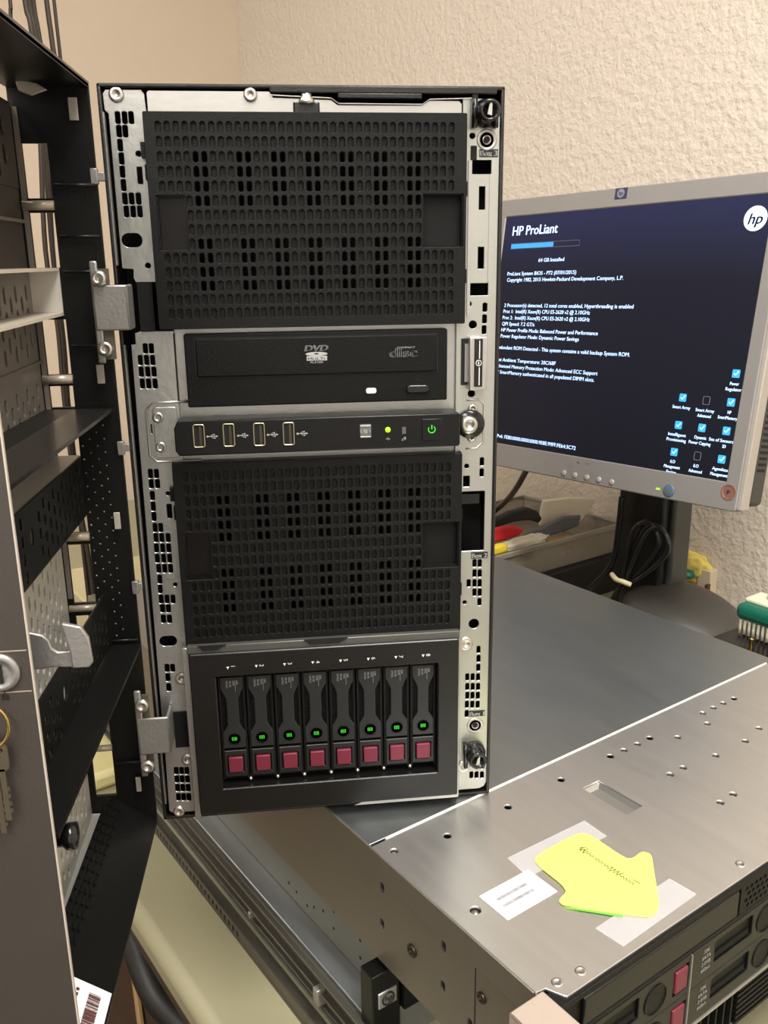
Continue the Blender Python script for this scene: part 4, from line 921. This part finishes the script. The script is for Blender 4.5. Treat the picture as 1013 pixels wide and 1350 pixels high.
icons = [((724, 147), 1, ('Power', 'Regulator')), ((272, 350), 1, ('Smart Array',)), ((472, 375), 0, ('Smart Array', 'Advanced')), ((681, 390), 1, ('HP', 'SmartMemory')), ((235, 582), 1, ('Intelligent', 'Provisioning')), ((434, 606), 1, ('Dynamic', 'Power Capping')), ((642, 632), 1, ('Sea of Sensors', '3D')), ((198, 810), 1, ('iLO', 'Management', 'Engine')), ((396, 845), 0, ('iLO', 'Advanced')), ((601, 872), 1, ('Agentless', 'Management'))]
cb_ = MB(); ck = MB(); gb = MB()
for (p, on, ls) in icons:
    x, z = MP(*zi(*p)); s = .0044
    if on:
        cb_.prism(rrect(x - s, x + s, z - s, z + s, .001), 0, .0002, SF); ck.tube([(x - .0022, -.0028, z), (x - .0005, -.0028, z - .002), (x + .0028, -.0028, z + .0026)], .00055, 5, MM)
    else: gb.tube([(qx, -.0026, qz) for qx, qz in rrect(x - s * .9, x + s * .9, z - s, z + s, .0014)], .00028, 4, MM, close=True)
    for k, s_ in enumerate(ls):
        w = len(s_) * .00205; xx = min(x, SW - w / 2 + .0)
        text(t, s_, xx, z - .0125 - k * .0060, .0036, SF, width=w, align='C', bold=.0001)
split(cb_, 'status_tile', ct_, mon); ck.build('tile_tick', wt, mon); split(gb, 'empty_tile', gt, mon)
t.build('screen_text', wt, mon)
q = MB(); a = MP(*zx(72, 300)); b = MP(*zx(228, 278)); c = MP(*zx(325, 272)); zmid = MP(*zx(150, 290))[1]
q.box(a[0], b[0], -.0026, -.0022, zmid - .0028, zmid + .0028, MM); q.build('progress_bar', bt, mon)
q = MB(); q.tube([(xx, -.0026, zz) for xx, zz in rrect(a[0], c[0], zmid - .0034, zmid + .0034)], .00022, 4, MM, close=True); q.build('progress_outline', gt, mon)
x, z = MP(998, 288.5); q = MB(); q.lathe([(.0130, 0), (.0130, .0003)], MM @ frame((x, -.0022, z), X_, Z_, -Y_), 48); q.build('screen_logo_disc', wt, mon)
q = MB(); hp_badge(q, MM @ frame((x, -.0028, z - .001), X_, Z_, -Y_), .0122); q.build('screen_logo_letters', mat('screen_navy', (24, 28, 60), .5), mon)
# bezel details
x, z = MP(822, 256); q = MB(); q.box(x - .0085, x + .0085, -.0046, -.004, z - .0062, z + .0062, MM); q.build('badge', mat('badge_navy', (52, 56, 84), .35), mon)
q = MB(); q.lathe([(.0052, 0), (.0052, .0003)], MM @ frame((x, -.0046, z), X_, Z_, -Y_), 24); q.build('badge_disc', mat('badge_silver', (150, 152, 170), .3, .4), mon)
q = MB(); hp_badge(q, MM @ frame((x, -.0050, z), X_, Z_, -Y_), .0048); q.build('badge_letters', mat('badge_navy2', (44, 48, 80), .35), mon)
zb7 = lambda x, y: (640 + x / 2.716, 600 + y / 2.716)
for p in ((290, 64), (329, 72), (372, 80), (415, 88), (461, 97)):
    x, z = MP(*zb7(*p)); q = MB(); q.lathe([(.0036, 0), (.0036, .001), (.0026, .0018), (.0001, .0018)], MM @ frame((x, -.004, z), X_, Z_, -Y_), 20); q.build('menu_button', sil2, mon, smooth=True)
x, z = MP(*zb7(666, 127)); q = MB(); q.lathe([(.0072, 0), (.0072, .001), (.006, .0016), (.0001, .0016)], MM @ frame((x, -.004, z), X_, Z_, -Y_), 28); q.build('power_button', mat('button_blue_grey', (98, 118, 136), .35, .2), mon, smooth=True)
x, z = MP(*zb7(626, 121)); q = MB(); q.box(x - .0025, x + .0025, -.0045, -.004, z - .0011, z + .0011, MM); q.build('power_light', lime_e, mon)
x, z = MP(*zb7(879, 133)); q = MB(); q.lathe([(.0085, 0), (.0085, .0008), (.0070, .0008), (.0066, .0003), (.0001, .0003)], MM @ frame((x, -.004, z), X_, Z_, -Y_), 32); q.build('sticker_ring', mat('copper_ring', (176, 128, 110), .3, .5), mon)
q = MB(); text(q, 'P', x, z - .0026, .0050, MM @ frame((0, -.0048, 0), X_, Z_, -Y_), align='C', bold=.0003); q.build('sticker_mark', mat('violet_mark', (74, 50, 130), .5), mon)
q = MB(); x, z = MP(*zb7(340, 26)); hp_badge(q, MM @ frame((x, -.0042, z), X_, Z_, -Y_), .0032); x, z = MP(*zb7(372, 33)); text(q, '1950', x, z - .001, .0030, MM @ frame((0, -.0042, 0), X_, Z_, -Y_), align='C')
for p in ((222, 30), (312, 42), (372, 57)): x, z = MP(*zb7(*p)); text(q, 'menu', x, z, .0016, MM @ frame((0, -.0042, 0), X_, Z_, -Y_), align='C')
q.build('bezel_print', mat('print_grey', (112, 108, 104), .5), mon)
# stand column and foot
def colu(px, v): return onV(px, 720, v)[0]
q = MB(MUV); vv = .655; u0, u1 = colu(812, vv), colu(872, vv); q.box(u0, u1, vv, vv + .045, DZ + .02, .20); q.build('stand_column', stand_m, mon, bev=.004)
q = MB(MUV); q.box(u1 - .002, colu(892, vv + .02), vv + .012, vv + .05, DZ + .02, .18); q.build('stand_slider', mat('stand_grey', (66, 66, 62), .45), mon, bev=.004)
q = MB(MUV)
fc = (-.205, .672); fr_ = (.105, .088, .104); vs = []; fs = []; NA, NB = 36, 12
for j in range(NB + 1):
    ph = math.pi / 2 * j / NB; cr_, sr_ = math.cos(ph) ** .75, math.sin(ph) ** .9
    for i in range(NA):
        t_ = 2 * math.pi * i / NA; vs.append((fc[0] + fr_[0] * cr_ * math.cos(t_), fc[1] + fr_[1] * cr_ * math.sin(t_), DZ + .0005 + fr_[2] * sr_ * (1 - .12 * (cr_ * math.cos(t_)))))
for j in range(NB):
    for i in range(NA): fs.append((j * NA + i, j * NA + (i + 1) % NA, (j + 1) * NA + (i + 1) % NA, (j + 1) * NA + i))
fs.append(tuple(range(NA))[::-1]); q.add(vs, fs)
q.build('stand_foot', mat('foot_grey', (70, 67, 62), .45, 0, .05, 900), mon, smooth=True)

# ================================================================ THINGS BY THE WALL
# coiled cable with twist tie, hanging in front of the stand
cc = thing('coiled_cable', 'black coiled power cord tied with a cream twist tie in front of the monitor stand', 'cable', MUV @ Vector((-.29, .63, DZ)), TH)
def wp(px, py, v): u, z = onV(px, py, v); return MUV @ Vector((u, v, z))
def spl(pts, n=8):
    P_ = [Vector(p) for p in pts]; out = []
    for i in range(len(P_) - 1):
        p0 = P_[max(i - 1, 0)]; p1 = P_[i]; p2 = P_[i + 1]; p3 = P_[min(i + 2, len(P_) - 1)]
        for k in range(n):
            t_ = k / n; out.append(.5 * ((2 * p1) + (-p0 + p2) * t_ + (2 * p0 - 5 * p1 + 4 * p2 - p3) * t_ ** 2 + (-p0 + 3 * p1 - 3 * p2 + p3) * t_ ** 3))
    out.append(P_[-1]); return out
q = MB()
for k, off in enumerate(((0, 0), (4, 3), (9, 6), (-3, 2), (13, 12))):
    ox, oy = off; v = .635 - k * .004
    q.tube(spl([wp(822 + ox * .3, 766, v), wp(828 + ox * .4, 735 + oy, v), wp(838 + ox, 700 + oy * .6, v), wp(852 + ox, 687 + oy * .8, v), wp(866 + ox, 695 + oy, v), wp(870 + ox * .7, 718 + oy, v), wp(850 + ox * .4, 748 + oy * .5, v), wp(826 + ox * .3, 770, v)]), .0032, 8)
q.tube(spl([wp(824, 766, .63), wp(812, 782, .625), wp(806, 795, .62), wp(800, 815, .61)]), .003, 8); q.tube(spl([wp(828, 768, .63), wp(820, 785, .625), wp(816, 800, .62), wp(812, 820, .61)]), .003, 8)
q.tube(spl([wp(820, 655, .64), wp(815, 700, .64), wp(806, 745, .64), wp(775, 778, .64), wp(745, 800, .64)]), .004, 8)
q.build('cord', mat('cord_gloss', (34, 34, 34), .25), cc, smooth=True)
q = MB(); q.tube(spl([wp(807, 757, .612), wp(813, 764, .605), wp(822, 767, .604), wp(832, 771, .610)], 6), .0034, 8); q.build('twist_tie', mat('tie_cream', (222, 208, 170), .6), cc, smooth=True)
tag(MB().tube(spl([wp(695, 618, .56), wp(690, 628, .57), wp(680, 645, .58), wp(668, 660, .59), wp(650, 676, .60), wp(630, 700, .61)]), .0042, 10).build('video_cable', mat('cable_dark_grey', (52, 50, 48), .35), smooth=True), 'short grey cable leaving the underside of the monitor frame near the tower', 'cable')
# bin and contents: the bin stands on a black case, its long side square to the wall
BU, BZ0, BZ1, BV0, BV1 = -.45, -.1055, -.0600, .49, .835
def atu(px, py, u): v, z = onU(px, py, u); return (u, v, z)
MB(MUV)
tag(MB(MUV).box(BU - .24, BU + .012, .475, .845, DZ, BZ0 - .0008).build('black_box', mat('matt_black_box', (20, 20, 20), .6), bev=.003), 'flat matt black box under the translucent storage bin', 'box')
bn = thing('storage_bin', 'translucent plastic storage bin full of odds and ends behind the silver lid', 'bin', MUV @ Vector((BU - .1, .66, BZ0)), TH)
q = MB(MUV)
q.box(BU - .0018, BU, BV0, BV1, BZ0, BZ1); q.box(BU - .22, BU - .218, BV0, BV1, BZ0, BZ1); q.box(BU - .218, BU - .0018, BV0, BV0 + .0018, BZ0, BZ1); q.box(BU - .218, BU - .0018, BV1 - .0018, BV1, BZ0, BZ1); q.box(BU - .218, BU - .0018, BV0 + .0018, BV1 - .0018, BZ0, BZ0 + .002)
q.build('bin_wall', bin_m, bn)
q = MB(MUV)
q.box(BU - .001, BU + .005, BV0 - .004, BV1 + .004, BZ1 - .006, BZ1 + .001); q.box(BU - .225, BU - .219, BV0 - .004, BV1 + .004, BZ1 - .006, BZ1 + .001); q.box(BU - .219, BU - .001, BV0 - .004, BV0 + .002, BZ1 - .006, BZ1 + .001); q.box(BU - .219, BU - .001, BV1 - .002, BV1 + .004, BZ1 - .006, BZ1 + .001)
q.build('bin_rim', mat('bin_rim', (160, 152, 140), .35, alpha=.75), bn, bev=.001)
def lump(name, m, c, r, seed, lb, cat, M=MUV, n=2.0, amp=.25, sub=4, rz=0., ry=0.):
    bm = bmesh.new(); bmesh.ops.create_icosphere(bm, subdivisions=sub, radius=1)
    from mathutils import noise
    o_ = Vector((seed * 3.1, seed * 1.7, 0)); RR = Matrix.Rotation(rz, 3, 'Z') @ Matrix.Rotation(ry, 3, 'X')
    for v in bm.verts:
        k = 1 + amp * noise.noise(v.co * n + o_) + amp * .4 * noise.noise(v.co * n * 2.7 + o_); v.co = RR @ (Vector((v.co.x * r[0], v.co.y * r[1], v.co.z * r[2])) * k) + Vector(c)
    me = bpy.data.meshes.new('x'); bm.to_mesh(me); bm.free()
    q = MB(M); q.mesh(me, MID); bpy.data.meshes.remove(me); return tag(q.build(name, m, smooth=True), lb, cat)
def at(px, py, v): u, z = onV(px, py, v); return (u, v, z)
def slab(name, m, pts, u, t_, lb, cat, bev=.003):
    P_ = [atu(px, py, u) for px, py in pts]; n = len(P_); q = MB(MUV)
    q.add([*P_, *[(a - t_, b, c) for a, b, c in P_]], [tuple(range(n)), tuple(range(2 * n - 1, n - 1, -1))] + [(i, (i + 1) % n, n + (i + 1) % n, n + i) for i in range(n)])
    return tag(q.build(name, m, bev=bev, seg=3), lb, cat)
slab('padded_strap', blkf, [(630, 700), (655, 685), (675, 675), (696, 669), (710, 674), (716, 684), (712, 690), (700, 686), (680, 688), (655, 696), (635, 706)], -.488, .012, 'black padded strap arching over the things in the bin', 'strap')
slab('pliers', redf, [(630, 700), (655, 696), (678, 693), (692, 697), (688, 706), (668, 713), (650, 716), (630, 712)], -.472, .008, 'red gripped tool in the bin just behind the tower edge', 'tool', .004)
slab('cloth_pouch', slate_m, [(692, 706), (712, 697), (745, 681), (768, 679), (764, 694), (748, 700), (720, 709), (700, 712)], -.479, .007, 'grey blue cloth pouch lying over the far half of the bin', 'pouch', .004)
lump('crumpled_wrapper', bag_m, atu(690, 716, -.463), (.007, .052, .011), 9, 'crumpled whitish plastic wrapper just inside the bin rim', 'wrapper', n=2.5, amp=.35)
lump('yellow_stopper', yel, atu(658, 724, -.463), (.008, .020, .009), 4, 'small yellow plastic piece at the near end of the bin', 'stopper', n=1.5, amp=.1)
slab('plastic_bag', bag_m, [(716, 672), (719, 660), (750, 656), (787, 657), (782, 668), (770, 684), (760, 696), (735, 700), (714, 694)], -.503, .008, 'cream plastic bag standing up at the back of the bin against the wall', 'bag')
slab('parts_box', mat('dull_amber', (150, 120, 80), .6), [(676, 731), (704, 727), (706, 738), (678, 742)], -.456, .03, 'small brown box seen through the near part of the bin side', 'box', .001)
slab('parts_box', mat('amber_box', (196, 142, 60), .5), [(742, 716), (770, 711), (769, 722), (742, 727)], -.456, .03, 'amber box seen through the far part of the bin side', 'box', .001)
tag(MB().tube(spl([wp(700, 800, .56), wp(745, 800, .58), wp(790, 800, .58), wp(830, 812, .57), wp(880, 850, .55)]), .008, 10).build('thick_cable', cable_m, smooth=True), 'thick black cable lying low behind the far edge of the lid', 'cable')
tag(MB().tube(spl([wp(850, 800, .70), wp(875, 790, .73), wp(905, 782, .76), wp(925, 785, .78), wp(937, 800, .79), wp(942, 815, .79)]), .005, 10).build('black_cable', cable_m, smooth=True), 'black cord arching over the monitor foot below the wall outlet', 'cable')
# outlet
ot = thing('wall_outlet', 'ivory outlet box with yellow foam and orange parts on the rough wall beside the stand', 'outlet', MUV @ Vector((-.325, VW, -.15)), TH)
def ob(px0, py0, px1, py1, v, m, nm, dpt, bev=.002):
    a = onV(px0, py0, v); b = onV(px1, py1, v); MB(MUV).box(a[0], b[0], v, v + dpt, b[1], a[1]).build(nm, m, ot, bev=bev)
ob(920, 748, 935, 792, VW - .018, plate_m, 'outlet_plate', .0175); ob(905, 760, 921, 795, VW - .016, mat('orange_wood', (214, 158, 84), .5), 'orange_block', .0155)
bm = bmesh.new(); bmesh.ops.create_icosphere(bm, subdivisions=4, radius=1)
from mathutils import noise
c = at(914, 747, VW - .008)
for v in bm.verts: k = 1 + .3 * noise.noise(v.co * 2.5); v.co = Vector((v.co.x * .034 * k, v.co.y * .010 * k, v.co.z * .024 * k)) + Vector((c[0], c[1] - .004, c[2]))
me = bpy.data.meshes.new('x'); bm.to_mesh(me); bm.free(); q = MB(MUV); q.mesh(me, MID); bpy.data.meshes.remove(me); q.build('foam_lump', foam, ot, smooth=True)
c = at(906, 757, VW - .026); q = MB(MUV); q.lathe([(.011, -.004), (.012, 0), (.009, .006), (.0001, .007)], ZT(*c), 18); q.build('green_cap', teal, ot, smooth=True)
q = MB(MUV); a = at(932, 776, VW - .024); q.box(a[0] - .002, a[0] + .002, VW - .026, VW - .018, a[2] - .008, a[2] + .006); q.build('brown_wire', mat('brown_wire', (80, 52, 38), .5), ot)
# brush on a black case
bvv = .56
bx = thing('equipment_case', 'glossy black case with silver trim behind the lid, under the scrub brush', 'case', MUV @ Vector((.0, .56, DZ)), TH)
q = MB(MUV); zc0 = onV(985, 850, .53)[1]; q.box(-.065, .16, .50, .62, DZ, zc0); q.build('case_body', gloss, bx, bev=.004)
q = MB(MUV); q.box(-.067, .162, .498, .502, zc0 - .012, zc0 - .008); q.build('case_trim', steel_bright, bx, bev=.001)
c = (onV(992, 848, .505)[0], .503, onV(992, 848, .505)[1]); q = MB(MUV); q.lathe([(.003, -.008), (.0018, -.004), (.0018, .004), (.003, .006)], ZT(*c), 12); q.build('brass_post', brass, bx, smooth=True)
br = thing('scrub_brush', 'green and white scrub brush lying on the glossy black case', 'brush', MUV @ Vector((onV(1000, 830, bvv)[0], bvv, zc0)), TH)
zbr = zc0 + .002
u0 = onV(980, 815, bvv)[0]
q = MB(MUV)
for i in range(20):
    for j in range(4): uu = u0 + .005 + i * .0052; q.lathe([(.0019, 0), (.0014, .0165)], ZT(uu, bvv - .012 + j * .009, zbr), 8)
split(q, 'bristle_tuft', bris, br, smooth=True)
q = MB(MUV); q.box(u0, u0 + .115, bvv - .018, bvv + .022, zbr + .016, zbr + .034); q.build('brush_back', teal, br, bev=.007, seg=4)
q = MB(MUV); q.box(u0 + .003, u0 + .115, bvv - .006, bvv + .024, zbr + .033, zbr + .038); q.build('brush_insert', bris, br, bev=.002)
q = MB(MUV); q.box(u0 + .020, u0 + .11, bvv + .006, bvv + .026, zbr + .037, zbr + .047); q.build('brush_grip', teal, br, bev=.004, seg=3)

# ================================================================ LEFT BACKGROUND
# cables hanging behind the door
hang = [((10, -30), (14, 20), (20, 120), (30, 260)), ((29, -30), (40, 30), (50, 100), (54, 200), (60, 330), (76, 430), (84, 520), (96, 620), (118, 740)), ((34, -30), (46, 40), (57, 110), (61, 220), (70, 340), (84, 450), (92, 560)), ((40, -30), (50, 40), (62, 110), (70, 220)), ((58, -30), (68, 50), (75, 120), (66, 260), (78, 420)), ((68, -30), (79, 70), (86, 140), (96, 300))]
names = ['leftmost of the black cables hanging on the far wall behind the open door', 'black cable hanging behind the door, left one of the middle bundle of three', 'black cable hanging behind the door, centre one of the middle bundle of three', 'black cable hanging behind the door, right one of the middle bundle of three', 'black cable hanging behind the door, left one of the rightmost pair', 'rightmost of the black cables hanging behind the open door']
def wy(px, py, y): p = hit(px, py, Y_, y); return p
for k, (ps, nm) in enumerate(zip(hang, names)):
    cp_ = [wy(a, b, .50 + .012 * k) for a, b in ps]
    cp_ = [Vector((cp_[0].x, cp_[0].y, CE - .002)), Vector((cp_[0].x, cp_[0].y, cp_[0].z + .25))] + cp_ + [Vector((cp_[-1].x, cp_[-1].y, max(DZ + .02, cp_[-1].z - .12))), Vector((cp_[-1].x, cp_[-1].y, DZ + .004))]
    q = MB(); q.tube(spl(cp_, 5), .0019 if k in (0, 5) else .0027, 8)
    tag(q.build('hanging_cable', mat('cable_brown_black', (48, 38, 30), .45), smooth=True), nm, 'cable', 'cables hanging behind the door')
# boxes on the desk behind the door, seen through its openings
def pz(px, py, z): p = hit(px, py, Z_, z); return p
p = pz(116, 772, -.08); uu, vv = p.dot(U), p.dot(V)
q = MB(MUV); q.box(uu - .10, uu + .05, vv - .02, vv + .12, DZ, -.085); tag(q.build('cardboard_box', beige, bev=.002), 'beige carton standing on the desk beyond the door, seen through its lower opening', 'box')
p = pz(140, 1000, DZ); uu, vv = p.dot(U), p.dot(V)
q = MB(MUV); q.box(uu - .04, uu + .06, vv - .035, vv + .035, DZ + .0005, DZ + .020); tag(q.build('yellowed_case', mat('yellowed_plastic', (205, 195, 140), .5), bev=.006), 'yellowish rounded plastic case lying on the desk, seen through the lowest door opening', 'case')
# under the desk edge: hanging black hose, wooden pedestal
pd_ = thing('wooden_pedestal', 'brown wooden pedestal with a pale edge strip standing under the desk corner', 'cabinet', MUV @ Vector((-.1, -.2, FL)), TH)
q = MB(MUV); p = [hit(a, b, Z_, -.45) for a, b in ((176, 1260), (186, 1350))]
us = [x.dot(U) for x in p]; vs_ = [x.dot(V) for x in p]
q.box(-.75, .35, vs_[0] - .25, vs_[0] - .005, FL, -.452); q.build('body', wood_m, pd_, bev=.003)
q = MB(); q.tube([hit(169, 1240, Z_, -.449), hit(174, 1262, Z_, -.449), hit(186, 1350, Z_, -.449), hit(190, 1380, Z_, -.449)], .004, 8); q.build('edge_strip', mat('pale_strip', (160, 128, 88), .6), pd_)
q = MB(); q.tube(spl([hit(178, 1195, Z_, -.275), hit(176, 1225, Z_, -.29), hit(186, 1265, Z_, -.30), hit(205, 1310, Z_, -.32), hit(235, 1345, Z_, -.34), hit(270, 1380, Z_, -.36)]), .014, 12)
tag(q.build('black_hose', mat('hose_black', (26, 24, 22), .5), smooth=True), 'thick black curved hose passing under the rounded desk edge', 'hose')

# ================================================================ LIGHTS
def area(name, u, v, z, sx, sy, e, col=(1, .975, .93)):
    l = bpy.data.lights.new(name, 'AREA'); l.shape = 'RECTANGLE'; l.size = sx; l.size_y = sy; l.energy = e; l.color = col
    o = bpy.data.objects.new(name, l); COL.objects.link(o); o.matrix_world = MUV @ ZT(u, v, z); return o
for k, (u, v, e) in enumerate(((.85, -.05, 47), (-.9, -.9, 14), (1.2, -1.4, 50))):  # last panel is an added unseen fill behind the viewer
    fx = thing('ceiling_light', ('ceiling light panel over the desk, nearest the stucco wall', 'ceiling light panel towards the smooth wall', 'added fill panel on the ceiling behind the viewer')[k], 'light', MUV @ Vector((u, v, CE - .03)), TH)
    MB(MUV).box(u - .62, u + .62, v - .17, v + .17, CE - .03, CE - .001).build('light_housing', mat('light_white', (235, 235, 230), .5), fx)
    area('ceiling_lamp', u, v, CE - .035, 1.2, .3, e)
w = bpy.data.worlds.new('world'); SC.world = w; w.use_nodes = True; w.node_tree.nodes['Background'].inputs[0].default_value = (.9, .8, .68, 1); w.node_tree.nodes['Background'].inputs[1].default_value = .05
vs = SC.view_settings; vs.view_transform = 'Standard'; vs.look = 'None'; vs.gamma = 1; vs.exposure = 0.0; vs.use_curve_mapping = False
SC.display_settings.display_device = 'sRGB'
